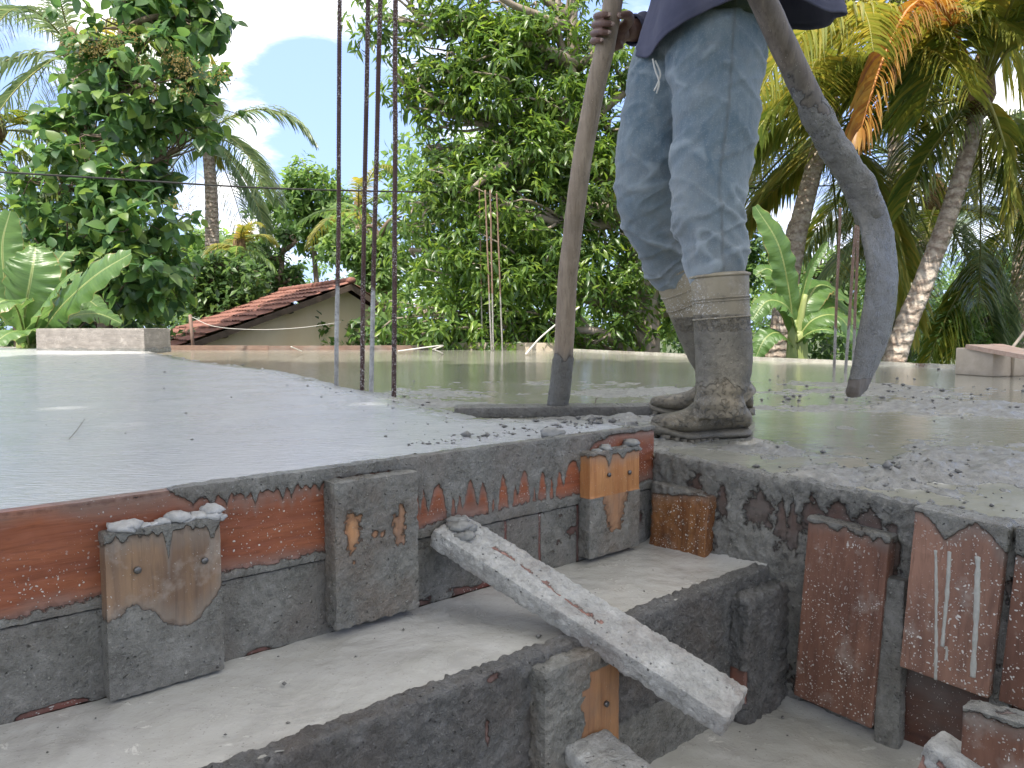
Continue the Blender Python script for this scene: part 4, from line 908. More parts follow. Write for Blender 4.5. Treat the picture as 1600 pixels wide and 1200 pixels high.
zj = Vj[:, 2]; win = lambda c_, w_: np.exp(-((zj-c_)/w_)**2)
amt = .25+.9*win(.36, .075)+.75*win(.46, .06)+.55*win(.60, .06)+.55*win(.80, .08)
dsp = .010*amt*fold(Vj, 7, .7, 3)+.006*amt*fold(Vj, 11, -.6, 11)+.003*fold(Vj, 4, -1.2, 21)-.006*amt
dsp = dsp+.0012*fbm(Vj*24, 3)
Vj2 = Vj+Nj*dsp[:, None]
worn = sstep(dsp, .0015, .0075); dirt = sstep(.62-Vj[:, 2], 0, .4)*.55+.25*sstep(fbm(Vj*4+3, 3), -.1, .5)
seam = np.zeros(len(Vj))
SL = spline([at(1147, 20, 1.8), at(1143, 100, 1.8), at(1135, 200, 1.8), at(1125, 280, 1.8), at(1127, 340, 1.8), at(1130, 420, 1.8)], 60)
sxy = np.interp(-Vj[:, 2], -SL[:, 2], SL[:, 0]/SL[:, 1]); dpx = np.abs(Vj[:, 0]/Vj[:, 1]-sxy); sm = np.clip(1-dpx*1200/3.5, 0, 1)*(Nj[:, 1] < -.2)
Vj2 = Vj2+Nj*(.0022*sm)[:, None]; seam = sm*1.0
jo = mk('jeans', Vj2, Fj, M['jeans'], person, {'dirt': dirt, 'worn': worn, 'seam': seam}, F3=Tj); jo['label'] = 'faded blue jeans smeared with grey cement'
# drawstring
for (pts) in (((1020, 92, 1.92), (1024, 110, 1.91), (1030, 128, 1.905), (1026, 146, 1.905)), ((1024, 95, 1.92), (1032, 115, 1.91), (1027, 132, 1.905), (1022, 142, 1.905))):
    V, F, T = tube(spline([at(*p) for p in pts], 16), .0022, 7); mk('drawstring', V, F, M['string'], person, F3=T)
# shirt: open tube with a hanging, uneven hem
nth, nz_ = 120, 90; th = np.linspace(0, 2*np.pi, nth, endpoint=False)
hem_th = np.radians([0, 30, 60, 90, 130, 165, 185, 205, 225, 245, 265, 290, 310, 335, 360]); hem_z = np.array([.965, .985, 1.02, 1.03, .99, .91, .865, .868, .885, .922, .940, .936, .918, .935, .965])-.0
hz = np.interp(th, hem_th, hem_z); V = []
prof = np.array([(0, .222, .185), (.10, .212, .178), (.25, .19, .165), (.45, .178, .15), (.65, .185, .145), (.80, .175, .13), (.90, .125, .10), (1, .06, .058)])
for i in range(nz_):
    f = i/(nz_-1); a_ = np.interp(f, prof[:, 0], prof[:, 1]); b_ = np.interp(f, prof[:, 0], prof[:, 2]); zt = 1.415-.05*(1-f)
    zz = hz+(1.43-hz)*f; cx_ = .555+.005*(1-f)**2; se_ = lambda q_: np.sign(q_)*np.abs(q_)**.82; V.append(np.c_[cx_+(a_+.016*(1-f))*se_(np.cos(th)), 1.965+(b_+.02*(1-f))*se_(np.sin(th)), zz])
V = np.concatenate(V); i, j = np.meshgrid(np.arange(nz_-1), np.arange(nth), indexing='ij'); i = i.ravel(); j = j.ravel(); k = (j+1) % nth
F = np.stack([i*nth+j, i*nth+k, (i+1)*nth+k, (i+1)*nth+j], 1)
rad_ = nrm((V-[.57, 1.98, 0])*[1, 1, 0]); thv = np.tile(th, nz_); fv = np.repeat(np.linspace(0, 1, nz_), nth)
V = V+rad_*(.011*np.sin(thv*7+1.5*fbm(V*4, 2))*(1-fv)**2+.007*fbm(V*[9, 9, 5], 3)+.0035*np.abs(fbm(V*[18, 18, 9]+4, 3)) + .0018*(np.abs(fv-.035) < .006))[:, None]
sh = mk('shirt', V, F, M['shirt'], person); so_ = sh.modifiers.new('s', 'SOLIDIFY'); so_.thickness = .003; so_.offset = 0
for S_h, E, W_, wr in ((Rsh, Rel, RW, .043), (Lsh, Lel, LW, .043)):
    Wc = W_+nrm(E-W_)*.035; P = spline([list(S_h)+[.068], list(S_h*.5+E*.5)+[.060], list(E)+[.054], list(E*.4+Wc*.6)+[.048], list(Wc)+[.040]], 60)
    V, F, T = tube(P[:, :3], P[:, 3], 30, False); ctr = np.repeat(P[:, :3], 30, 0); V = V+nrm(V-ctr)*(.006*fbm(V*16, 3)+.003*np.sin(np.repeat(np.arange(60), 30)*.9))[:, None]
    sl = mk('sleeve', V, F, M['shirt'], person); q_ = sl.modifiers.new('s', 'SOLIDIFY'); q_.thickness = .003

# boots
def boot(shaft, heel, toe, zsole, tilt, label):
    mb = MB(); V, F, T = loft(legrings(shaft), 30); mb.add(V, F, T)
    ax_ = nrm(toe-heel); sd = nrm(np.cross(UP, ax_)); up_ = np.cross(ax_, sd); L_ = np.linalg.norm(toe-heel)
    prof = [(-.02, .020, .03, .045), (.03, .033, .045, .058), (.15, .038, .07, .075), (.30, .039, .085, .085), (.45, .039, .070, .068), (.60, .045, .050, .052), (.75, .048, .040, .042), (.88, .043, .034, .036), (.96, .031, .028, .032), (1.0, .016, .020, .03)]
    rings = []
    for f, w_, h_, c_ in prof:
        lift = .012*max(0, f-.7)/.3
        rings.append((heel+ax_*L_*f+up_*(c_*.5+.012+lift+h_*.25), sd*w_, up_*h_*.62))
    R2 = spline([np.concatenate(r_) for r_ in rings], 40); V, F, T = loft([(r_[:3], r_[3:6], r_[6:]) for r_ in R2], 28)
    bz = heel[2]+.012; rel = (V-heel)@up_; V = V+up_[None]*np.clip(.012-rel, 0, 1)[:, None]; mb.add(V, F, T)
    V, N, F, T = remesh(mb, .0042, 5)
    hz_ = V[:, 2]-zsole; ang = V@np.array([1., .3, 0]); nz1 = fbm(V*14, 4); 
    lip = sum(.0028*np.exp(-((hz_-h_-.0*nz1)/.0035)**2) for h_ in ())
    c = (.265+.03*fbm(V*9, 2)-hz_)*.5; c = np.minimum(c, (hz_-.15+.05*nz1)*.5); c = np.where(hz_ < .30, np.maximum(c, -.0015+.007*fbm(V*22, 4)), -.045)
    c = np.clip(c, -.05, .05); k = sstep(c, -.002, .006)
    cr = .0018*np.exp(-((hz_-.11)/.04)**2)*np.sin(hz_*150+2*nz1)
    V = V+N*(k*(.0012+.0022*fbm(V*50, 4))+.0006*fbm(V*90, 2)+cr)[:, None]
    b = mk('boot', V, F, M['boot'], person, {'cov': c*.6}, F3=T); b['label'] = label
    # raised bands round the shaft
    P = spline([list(at(x, y, Y))+[hw*Y/1200] for x, y, hw, Y in shaft], 60); tan = nrm(np.gradient(P[:, :3], axis=0)); mbb = MB()
    cum = np.r_[0, np.cumsum(np.linalg.norm(np.diff(P[:, :3], axis=0), axis=1))]
    for dist_, rr_ in ((.004, .0036), (.056, .0022), (.060, .0016), (.102, .0022)):
        i_ = int(np.searchsorted(cum, dist_)); p = P[i_]; t_ = tan[i_]; a1 = nrm(np.array([1, 0, 0])-t_*t_[0]); a2 = nrm(np.cross(t_, a1)); t2 = np.arange(49)/48*2*np.pi
        c_ = p[:3]+(p[3]+.0005)*(np.cos(t2)[:, None]*a1+.95*np.sin(t2)[:, None]*a2); Vt, Ft, Tt = tube(c_, rr_, 8, False); mbb.add(Vt, Ft)
    bb_ = mbb.build('boot_band', M['boot'], b, attr='cov'); bb_.data.attributes['cov'].data.foreach_set('value', np.full(len(bb_.data.vertices), -.018, np.float32))
    # sole with lugs
    f = np.linspace(-.035, 1.02, 50); wv_ = np.interp(f, [-.035, 0, .1, .3, .5, .7, .85, .95, 1.0, 1.02], [.012, .030, .041, .040, .036, .048, .048, .038, .022, .008]); mbs = MB()
    lift = .020*(np.clip(f-.72, 0, 1)/.3)**1.5
    top = []; 
    for i_, ff in enumerate(f):
        c_ = heel+ax_*L_*ff+up_*(.002+lift[i_]); top.append((c_+up_*.0125, sd*wv_[i_], up_*.0125))
    V, F, T = loft(top, 20); mbs.add(V, F, T)
    for ff in np.arange(.42, 1.0, .075):
        for s_ in (-1, 1):
            wl_ = np.interp(ff, f, wv_); li = np.interp(ff, f, lift); c_ = heel+ax_*L_*ff+sd*s_*wl_*.62+up_*(li+.002)
            V, F, T = loft([(c_-up_*.006, ax_*.008, sd*wl_*.40), (c_+up_*.006, ax_*.009, sd*wl_*.42)], 8); mbs.add(V, F, T)
    so2 = mbs.build('sole', M['boot'], b, attr='cov'); cc2 = np.full(len(so2.data.vertices), .01, np.float32); so2.data.attributes['cov'].data.foreach_set('value', cc2)
    return b
zs = -.066
heelN = onz(1163, 684, zs); toeN = onz(1022, 694, zs); toeN[2] += .004
boot([(1124, 427, 44.5, 1.79), (1126, 470, 43.5, 1.79), (1129, 520, 43, 1.79), (1131, 560, 43, 1.79), (1129, 590, 41, 1.79), (1124, 620, 38, 1.78), (1126, 650, 40, 1.78)], heelN, toeN, zs, 0, 'nearer boot, darkest with wet cement around the calf')
heelF = onz(1174, 650, zs+.012); toeF = onz(1017, 652, zs)
boot([(1052, 421, 34, 2.14), (1066, 455, 33, 2.15), (1085, 500, 33, 2.16), (1108, 550, 33, 2.18), (1133, 595, 34, 2.20), (1150, 625, 34, 2.21)], heelF, toeF, zs, 0, 'farther boot, half hidden behind the nearer leg')

# ------------------------------------------------------------------ house
ho = empty('house', (-3, 14, GROUND)); tag(ho, 'small cream house with red clay tile gable roof beyond the deck', 'house')
RN = at(549, 441, 14.0); RFar = at(437, 457, 14.0); RFar = CAM+raypx(437, 456)*((RN[2]-CAMZ)/raypx(437, 456)[2])
rd = nrm((RFar-RN)*[1, 1, 0]); gd = np.array([rd[1], -rd[0], 0]); gd = gd if gd[0] > 0 else -gd; rl = np.linalg.norm((RFar-RN)[:2])
EL, ER = 4.1, 3.4; pitchL, pitchR = .375, .60
def gablept(t_, back, dz=0.): return RN+rd*back+gd*t_+UP*((pitchL*t_ if t_ < 0 else -pitchR*t_)+dz)
wall_pts = [gablept(-EL+.3, .35, -.12), RN+rd*.35-UP*.12, gablept(ER-.3, .35, -.12)]
V = [wall_pts[0]*[1, 1, 0]+[0, 0, GROUND], wall_pts[2]*[1, 1, 0]+[0, 0, GROUND], wall_pts[2], wall_pts[1], wall_pts[0]]
bk = rd*(rl-.6); V2 = [v+bk for v in V]; VV = np.array(V+V2)
mk('wall', VV, [(0, 1, 6, 5), (1, 2, 7, 6), (4, 0, 5, 9)], M['plaster'], ho, smooth=False, F3=[(0, 2, 1), (0, 3, 2), (0, 4, 3), (5, 6, 7), (5, 7, 8), (5, 8, 9)])
for side, E_, pt in ((-1, EL, pitchL), (1, ER, pitchR)):
    # tiled slope: profile in rows (steps down the slope) and waves along the ridge
    slope_len = E_*math.sqrt(1+pt*pt); nrow = int(slope_len/.30); ncol = int(rl/.022); A = []; 
    dn = nrm(gd*side+UP*(-pt)); nm = nrm(np.cross(rd, dn)); nm = nm if nm[2] > 0 else -nm
    sv_ = []; 
    for r_ in range(nrow):
        for f, hh in ((0, 0.0), (.5, .012), (.96, .026), (1.0, .030), (1.0, .002)): sv_.append(((r_+f)*.30, hh))
    c_ = np.arange(ncol)*rl/ncol; VV = []
    for s_, hh in sv_:
        wob = .022*fbm(np.c_[c_*2.1, np.full(ncol, s_*.9), np.full(ncol, side)], 2)
        wave = .020*np.abs(np.sin(c_*np.pi/.21))
        jit = .03*np.floor(3*np.sin(np.floor(c_/.21)*12.9+int(s_/.3)*7.7))/3
        VV.append(RN+c_[:, None]*rd+(s_+jit*.5)[:, None]*dn+nm*(hh+wave+wob)[:, None])
    mk('roof', np.concatenate(VV), gridfaces(len(sv_), ncol), M['tile'], ho, smooth=False)
    a = RN+rd*-.02-nm*.02; b = a+dn*slope_len
    board('barge_board', (a+b)/2-nm*.06, dn, nm, np.cross(dn, nm), (slope_len, .10, .04), M['darktimber'], ho, .3, None)
    for f in (.28, .55, .82):
        p = a+dn*slope_len*f-nm*.10; board('purlin', p+rd*.25, rd, nm, np.cross(rd, nm), (.5, .07, .06), M['darktimber'], ho, .3, None)
V, F, T = tube([RN-rd*.08+UP*.03+rd*t_ for t_ in np.linspace(0, rl, 30)], .055+.012*(np.arange(30) % 2), 12); mk('ridge', V, F, M['tile'], ho, F3=T)

# peg, strings, cable
B = onz(297, 546, ZW)+np.array([0, .12, 0]); V, F, T = tube([B-UP*.1, at(297, 492, B[1])], .024, 8); tag(mk('stake', V, F, M['rimred'], None, {'cov': np.full(len(V), -.05)}, F3=T), 'rusty brown stake standing at the far deck edge before the roof', 'stake')
def rope(pts, r_, mat, label, cat, name, n=40):
    V, F, T = tube(spline(pts, n), r_, 6); return tag(mk(name, V, F, mat, None, F3=T), label, cat)
rope([at(297, 494, B[1]), at(335, 510, B[1]), at(400, 515, B[1]), at(470, 512, B[1]), at(525, 503, B[1])+[0, .3, 0]], .004, M['string'], 'pale string sagging from the rusty stake past the cream gable', 'string', 'string')
rope([onz(675, 549, ZW)+[0, .1, .02], at(690, 540, 8.6), onz(622, 553, ZW)+UP*.03], .008, M['string'], 'pale string lying over the edge board near the tall bars', 'string', 'string')
rope([onz(822, 553, ZW+.02), at(845, 527, 9.0), at(880, 498, 9.1), at(905, 480, 9.2)], .010, M['string'], 'thin pale rod slanting up from the far edge behind the pole', 'rod', 'rod')
rope([onz(692, 552, ZW+.01), onz(680, 547, ZW+.08)], .006, M['string'], 'short pale wire poking up at the far edge board', 'wire', 'wire', 8)
rope([onz(472, 549, ZW+.03), onz(455, 542, ZW+.10)], .006, M['string'], 'short bent wire at the reddish edge board', 'wire', 'wire', 8)
rope([at(-260, 255, 7.5), at(0, 269, 8.0), at(200, 281, 8.6), at(400, 293, 9.2), at(600, 299, 9.8), at(800, 301, 10.4), at(960, 300, 11), at(1300, 290, 12)], .011, M['cable'], 'black overhead cable crossing in front of the trees', 'cable', 'cable', 60)

# ------------------------------------------------------------------ foliage
def leaf_template(nseg, width, fold=.18, droop=.25, tipw=0., peak=.45):
    y = np.linspace(0, 1, nseg+1); wv = width/2*np.sin(np.pi*np.clip(y, 0, 1)**(math.log(.5)/math.log(peak)))**.8; wv[0] = width*.03; wv[-1] = width*.02+tipw
    zc = -droop*y*y; V = []
    for yy, ww, zz in zip(y, wv, zc): V += [(-ww, yy, zz+fold*ww), (0, yy, zz), (ww, yy, zz+fold*ww)]
    F = []
    for i_ in range(nseg):
        a = i_*3; F += [(a, a+1, a+4, a+3), (a+1, a+2, a+5, a+4)]
    return np.array(V), np.array(F)
def place_leaves(tmpl, pos, dirs, ups, size):
    V0, F0 = tmpl; y = nrm(dirs); x = nrm(np.cross(y, ups)); z_ = np.cross(x, y); n = len(pos)
    V = pos[:, None]+size[:, None, None]*(V0[None, :, :1]*x[:, None]+V0[None, :, 1:2]*y[:, None]+V0[None, :, 2:]*z_[:, None])
    F = F0[None]+(np.arange(n)*len(V0))[:, None, None]
    return V.reshape(-1, 3), F.reshape(-1, 4)
def crown(blobs, tmpl, per, size, rg, shell=.45, droop=.3, gap=.0, gapscale=.6, up=.35):
    """blobs: (center, radii(3), clusters). Leaves in whorls; returns V,F and cluster points"""
    VV, FF, cl, off = [], [], [], 0
    for c, r_, n in blobs:
        d = nrm(rg.normal(size=(n, 3))); rr = (shell+(1-shell)*rg.random(n)**.6)
        rr = rr*(1+.28*fbm(d*2.3+np.array(c)*3, 2)); p = np.asarray(c)+d*rr[:, None]*np.asarray(r_)
        if gap: p = p[fbm(p*gapscale, 3) > -gap]
        m = len(p); cl.append(p); out = nrm((p-np.asarray(c))/np.asarray(r_)); axis = nrm(out*.8+rg.normal(size=(m, 3))*.5+np.array([0, 0, up]))
        ph = rg.random((m, 1))*6.28+np.arange(per)[None]*2.4; ref = nrm(np.cross(axis, rg.normal(size=(m, 3)))); r2 = np.cross(axis, ref)
        el = rg.uniform(-.2, .9, (m, per))
        dr = (np.cos(ph)*np.cos(el))[..., None]*ref[:, None]+(np.sin(ph)*np.cos(el))[..., None]*r2[:, None]+np.sin(el)[..., None]*axis[:, None]
        dr = nrm(dr+np.array([0, 0, -droop])); dr = dr.reshape(-1, 3); pos = np.repeat(p, per, 0)+dr*size*.12+rg.normal(size=(m*per, 3))*size*.22
        ups = nrm(np.repeat(axis, per, 0)*.5+np.array([0, 0, .8])+rg.normal(size=(m*per, 3))*.45); sz = size*rg.uniform(.65, 1.2, m*per)
        V, F = place_leaves(tmpl, pos, dr, ups, sz); VV.append(V); FF.append(F+off); off += len(V)
    return np.concatenate(VV), np.concatenate(FF), cl
def branches(mb, trunk, blobs, cl, rg, r0, twigs=14):
    for (c, r_, n), p in zip(blobs, cl):
        c = np.asarray(c); d = np.linalg.norm(trunk-c, axis=1)+.6*np.maximum(0, trunk[:, 2]-c[2]); i_ = int(np.argmin(d+.4*np.abs(trunk[:, 2]-c[2]+.8))); s = trunk[i_]
        mid = s*.5+c*.5+rg.normal(size=3)*.15+np.array([0, 0, .1]); P = spline([s, mid, c], 14); V, F, T = tube(P, np.linspace(r0*.5, r0*.16, 14), 7); mb.add(V, F, T)
        for q in p[rg.permutation(len(p))[:twigs]]:
            b = P[rg.integers(6, 14)]; m = b*.5+q*.5+rg.normal(size=3)*.12; V, F, T = tube(spline([b, m, q], 7), np.linspace(r0*.13, r0*.04, 7), 5); mb.add(V, F, T)
def bl(px, py, rpx, Y, n, ry=None, rz=None):
    c = at(px, py, Y); r_ = rpx*Y/1200; return (c, (r_, (ry or r_*.9), (rz*Y/1200 if rz else r_*.85)), n)
def tree(name, label, trunk_px, r0, blobs, tmpl, per, size, leafmat, barkmat, seed, group=None, shell=.45, droop=.3, gap=0, gapscale=.6, twigs=14, cat='tree', up=.35):
    rg = np.random.default_rng(seed); base = at(*trunk_px[0]); b0 = np.array([base[0], base[1], GROUND])
    e = empty(name, b0); tag(e, label, cat, group)
    tr = spline([b0]+[at(*p) for p in trunk_px], 40); tr = tr+.05*np.c_[fbm(np.c_[tr[:, 2]*.8, tr[:, :2]*.1], 2), fbm(np.c_[tr[:, 2]*.8+7, tr[:, :2]*.1], 2), 0*tr[:, 0]]
    mb = MB(); V, F, T = tube(tr, np.linspace(r0, r0*.35, 40), 14); mb.add(V+.03*r0/.15*fbm(V*5, 3)[:, None]*.5, F, T); mb.build('trunk', barkmat, e)
    V, F, cl = crown(blobs, tmpl, per, size, rg, shell, droop, gap, gapscale, up)
    mb = MB(); branches(mb, tr, blobs, cl, rg, r0, twigs); mb.build('branches', barkmat, e)
    mk('crown', V, F, leafmat, e); return e
LT_teak = leaf_template(4, .72, .25, .35, 0, .45); LT_mango = leaf_template(3, .27, .3, .35, 0, .42); LT_small = leaf_template(2, .5, .2, .2, 0, .45)

# teak-like tree at left
te_bl = [bl(205, 40, 110, 12, 60), bl(300, 25, 60, 12.3, 34), bl(160, 130, 60, 11.8, 34), bl(235, 130, 95, 11.7, 62), bl(320, 150, 55, 12.0, 30), bl(98, 195, 45, 12.2, 22), bl(160, 215, 75, 11.6, 38),
         bl(280, 230, 75, 12.0, 46), bl(90, 290, 80, 11.8, 46), bl(200, 320, 85, 11.6, 60), bl(270, 320, 60, 12.2, 34), bl(110, 390, 80, 11.9, 46), bl(220, 420, 85, 11.8, 58), bl(150, 480, 90, 12.4, 40), bl(60, 370, 60, 12.6, 20),
         bl(190, 20, 50, 12.2, 24), bl(250, -60, 110, 12.4, 50)]
te_bl = [(c, r_, int(n*1.45)) for c, r_, n in te_bl]
tk = tree('teak_tree', 'tall broad leaved tree with ochre blossom filling the left side', [(163, 560, 12), (162, 380, 12), (168, 230, 12), (182, 155, 12), (190, 60, 12), (200, -60, 12)], .13, te_bl, LT_teak, 7, .225, M['teak'], M['bark'], 31, shell=.35, droop=.45, gap=.12, gapscale=1.1)
mb = MB(); rg = np.random.default_rng(2)
for x, y in ((160, 75), (148, 85), (175, 70), (233, 108), (270, 92), (283, 95), (290, 115), (288, 143), (345, 120), (285, 320), (210, 60), (128, 72)):
    c = at(x, y, 11.2); n = 110; p = c+rg.normal(size=(n, 3))*[.10, .10, .07]; V, F = place_leaves(LT_small, p, rg.normal(size=(n, 3))+[0, 0, .6], rg.normal(size=(n, 3)), rg.uniform(.02, .05, n)); mb.add(V, F)
mb.build('blossom', M['flower'], tk)

# mango-like tree in the middle
mg = [bl(600, 30, 62, 10.5, 60), bl(660, 45, 60, 10.3, 60), bl(720, 40, 70, 10.4, 80), bl(780, 70, 70, 10.2, 90), bl(840, 60, 70, 10.3, 80), bl(655, 110, 45, 10.4, 34), bl(720, 125, 60, 10.3, 70), bl(640, 145, 42, 10.2, 34), bl(680, 175, 48, 10.2, 44),
      bl(790, 150, 75, 10.1, 110), bl(860, 160, 70, 10.3, 90), bl(930, 90, 80, 10.8, 90), bl(950, 200, 80, 10.7, 100), bl(760, 215, 60, 10.2, 70), bl(830, 240, 75, 10.0, 110), bl(900, 270, 75, 10.4, 100), bl(690, 235, 45, 10.4, 30),
      bl(720, 290, 75, 10.3, 90), bl(790, 320, 80, 10.0, 120), bl(660, 320, 60, 10.5, 56), bl(860, 340, 80, 10.2, 110), bl(940, 340, 80, 10.6, 100), bl(640, 390, 70, 10.6, 60), bl(710, 400, 75, 10.2, 90), bl(790, 420, 80, 10.0, 120), bl(870, 430, 80, 10.1, 110), bl(960, 430, 80, 10.5, 100),
      bl(650, 485, 55, 10.4, 50), bl(700, 500, 75, 10.2, 84), bl(780, 510, 80, 10.1, 100), bl(860, 520, 75, 10.2, 90), bl(950, 520, 80, 10.5, 90), bl(1040, 470, 60, 11, 60), bl(1000, 250, 60, 11, 60), bl(1010, 120, 60, 11, 50), bl(880, -60, 140, 10.8, 120), bl(700, -60, 120, 10.6, 90)]
mg = [(c, r_, int(n*(.62 if c[0] < -.9 else 1.05))) for c, r_, n in mg]
tree('mango_tree', 'large leafy tree with narrow glossy leaves behind the worker and the tall steel bars', [(1012, 560, 10.8), (1005, 420, 10.8), (960, 300, 10.8), (905, 180, 10.8), (897, 60, 10.8), (895, -80, 10.8)], .19, mg, LT_mango, 12, .155, M['mango'], M['bark2'], 41, shell=.15, droop=.35, gap=.28, gapscale=1.3, twigs=9)
# bare grey limbs of that tree crossing the sky gap
mgt = [o for o in bpy.data.objects if o.name == 'mango_tree'][0]
for pts in (((885, 42, 10.3), (862, 34, 10.1), (830, 20, 10.0), (795, 5, 9.9), (760, -20, 9.8)), ((900, 100, 10.4), (850, 75, 10.1), (800, 66, 10)), ((895, 120, 10.4), (870, 40, 10.3), (880, -40, 10.3)), ((900, 260, 10.5), (800, 255, 9.9), (730, 300, 9.8))):
    V, F, T = tube(spline([at(*p) for p in pts], 24), np.linspace(.07, .03, 24), 9); mk('limb', V+.02*fbm(V*7, 3)[:, None], F, M['bark2'], mgt, F3=T)

# background trees
def bgtree(label, px, py, rpx, Y, leafm, n, size, seed, tmpl=LT_small, group='trees beyond the deck', rz=None, name='broadleaf_tree', trunk_r=.16):
    rg = np.random.default_rng(seed); bls = []
    k = 9
    for i_ in range(k):
        a_ = rg.uniform(0, 6.28); q = rg.uniform(.2, .75); ry = rz or rpx
        bls.append(bl(px+math.cos(a_)*rpx*q, py+math.sin(a_)*ry*q, rpx*rg.uniform(.38, .6), Y+rg.uniform(-.12, .12)*rpx*Y/600, n//k))
    return tree(name, label, [(px+rg.uniform(-.2, .2)*rpx, 560, Y), (px, py+ry*.4, Y), (px+rg.uniform(-.2, .2)*rpx, py-ry*.3, Y)], trunk_r, bls, tmpl, 8, size, leafm, M['bark'], seed, group, shell=.3, droop=.2, gap=.35, gapscale=.5, twigs=6)
bgtree('pale green rounded tree rising behind the tiled roof', 490, 330, 95, 30, M['lightleaf'], 640, .30, 51, rz=95)
bgtree('far leafy tree just right of the left palm trunk', 400, 420, 70, 26, M['lightleaf'], 420, .28, 52, rz=80)
bgtree('dark bushy tree under the leftmost palm', 20, 380, 110, 17, M['darkleaf'], 520, .20, 53, rz=150)
bgtree('dark leafy tree between the small palm and the roof', 330, 470, 80, 17, M['darkleaf'], 420, .20, 54, rz=80)
bgtree('vine covered narrow tree behind the roof ridge', 438, 420, 40, 20, M['darkleaf'], 330, .18, 55, rz=90)
bgtree('bright green tree behind the tall steel bars', 600, 400, 85, 20, M['lightleaf'], 520, .22, 56, rz=110)
bgtree('dense green tree filling the gap behind the worker legs', 1110, 420, 100, 17, M['darkleaf'], 560, .18, 57, rz=130)
bgtree('light green feathery tree behind the hoe', 1290, 440, 85, 24, M['lightleaf'], 560, .20, 58, rz=90)
bgtree('leafy tree behind the palm trunk at right', 1420, 480, 90, 22, M['darkleaf'], 520, .20, 59, rz=80)
bgtree('bright green shrubby tree at the right edge', 1530, 520, 70, 13, M['lightleaf'], 620, .12, 60, rz=50)
bgtree('shaded green tree at the far right edge', 1600, 440, 80, 18, M['darkleaf'], 460, .18, 61, rz=100)
bgtree('tall green tree above and behind the worker', 1090, 220, 120, 19, M['darkleaf'], 620, .20, 62, rz=160)
bgtree('yellowish green tree left of the round pole', 800, 330, 200, 22, M['lightleaf'], 700, .26, 63, rz=200)
bgtree('bushy shrub tree close behind the left deck corner', 150, 520, 50, 14, M['darkleaf'], 360, .18, 64, rz=60)
bgtree('far tree showing between the left tree and its palm', 280, 400, 90, 28, M['lightleaf'], 420, .28, 65, rz=100)
# undergrowth: uncountable
rg = np.random.default_rng(77); blobs = []
for x in np.arange(-300, 1950, 75):
    Y = 15+rg.uniform(-1.5, 4); blobs.append(bl(x, 535+rg.uniform(-30, 20), 62, Y, 60))
    Y = 27+rg.uniform(-2, 4); blobs.append(bl(x, 500+rg.uniform(-40, 20), 55, Y, 42))
V, F, cl = crown(blobs, LT_small, 9, .17, rg, .1, .2); tag(mk('undergrowth', V, F, M['darkleaf']), 'dark green undergrowth massed below the trees', 'undergrowth', kind='stuff')
blobs = []
for x in np.arange(-500, 2200, 95):
    blobs.append(bl(x, 440+rg.uniform(-45, 30), 75, 45+rg.uniform(-3, 6), 60))
    blobs.append(bl(x+40, 500, 75, 40+rg.uniform(-3, 4), 55))
V, F, cl = crown(blobs, LT_small, 9, .42, rg, .1, .2); tag(mk('distant_wood', V, F, M['lightleaf']), 'far belt of woodland closing the view behind everything', 'woodland', kind='stuff')
# unseen tree added outside the frame so that its crown shades the near deck
rg = np.random.default_rng(91)
sbl = []
for i_ in range(60):
    q = np.array([rg.uniform(-4.6, 4.6), rg.uniform(-3.6, 2.6), 0]); c = np.array([-2.1, -1.5, 8.0])+q+np.array([0, 0, rg.uniform(-.3, .9)]); sbl.append((c, (1.3, 1.2, .6), 85))
e = empty('added_shade_tree', (-9.5, 1.5, GROUND)); tag(e, 'unseen spreading tree added outside the frame to shade the near deck', 'tree')
tr = spline([(-9.5, 1.5, GROUND), (-9.2, 1.8, 0), (-8.6, 1.4, 4), (-6.2, -.2, 6.6), (-2.1, -1.5, 7.8)], 40); V, F, T = tube(tr, np.linspace(.30, .07, 40), 12); mk('trunk', V, F, M['bark'], e, F3=T)
V, F, cl = crown(sbl, LT_small, 10, .30, rg, .1, .2); mk('crown', V, F, M['darkleaf'], e); mb = MB(); branches(mb, tr, sbl, cl, rg, .18, 5); mb.build('branches', M['bark'], e)

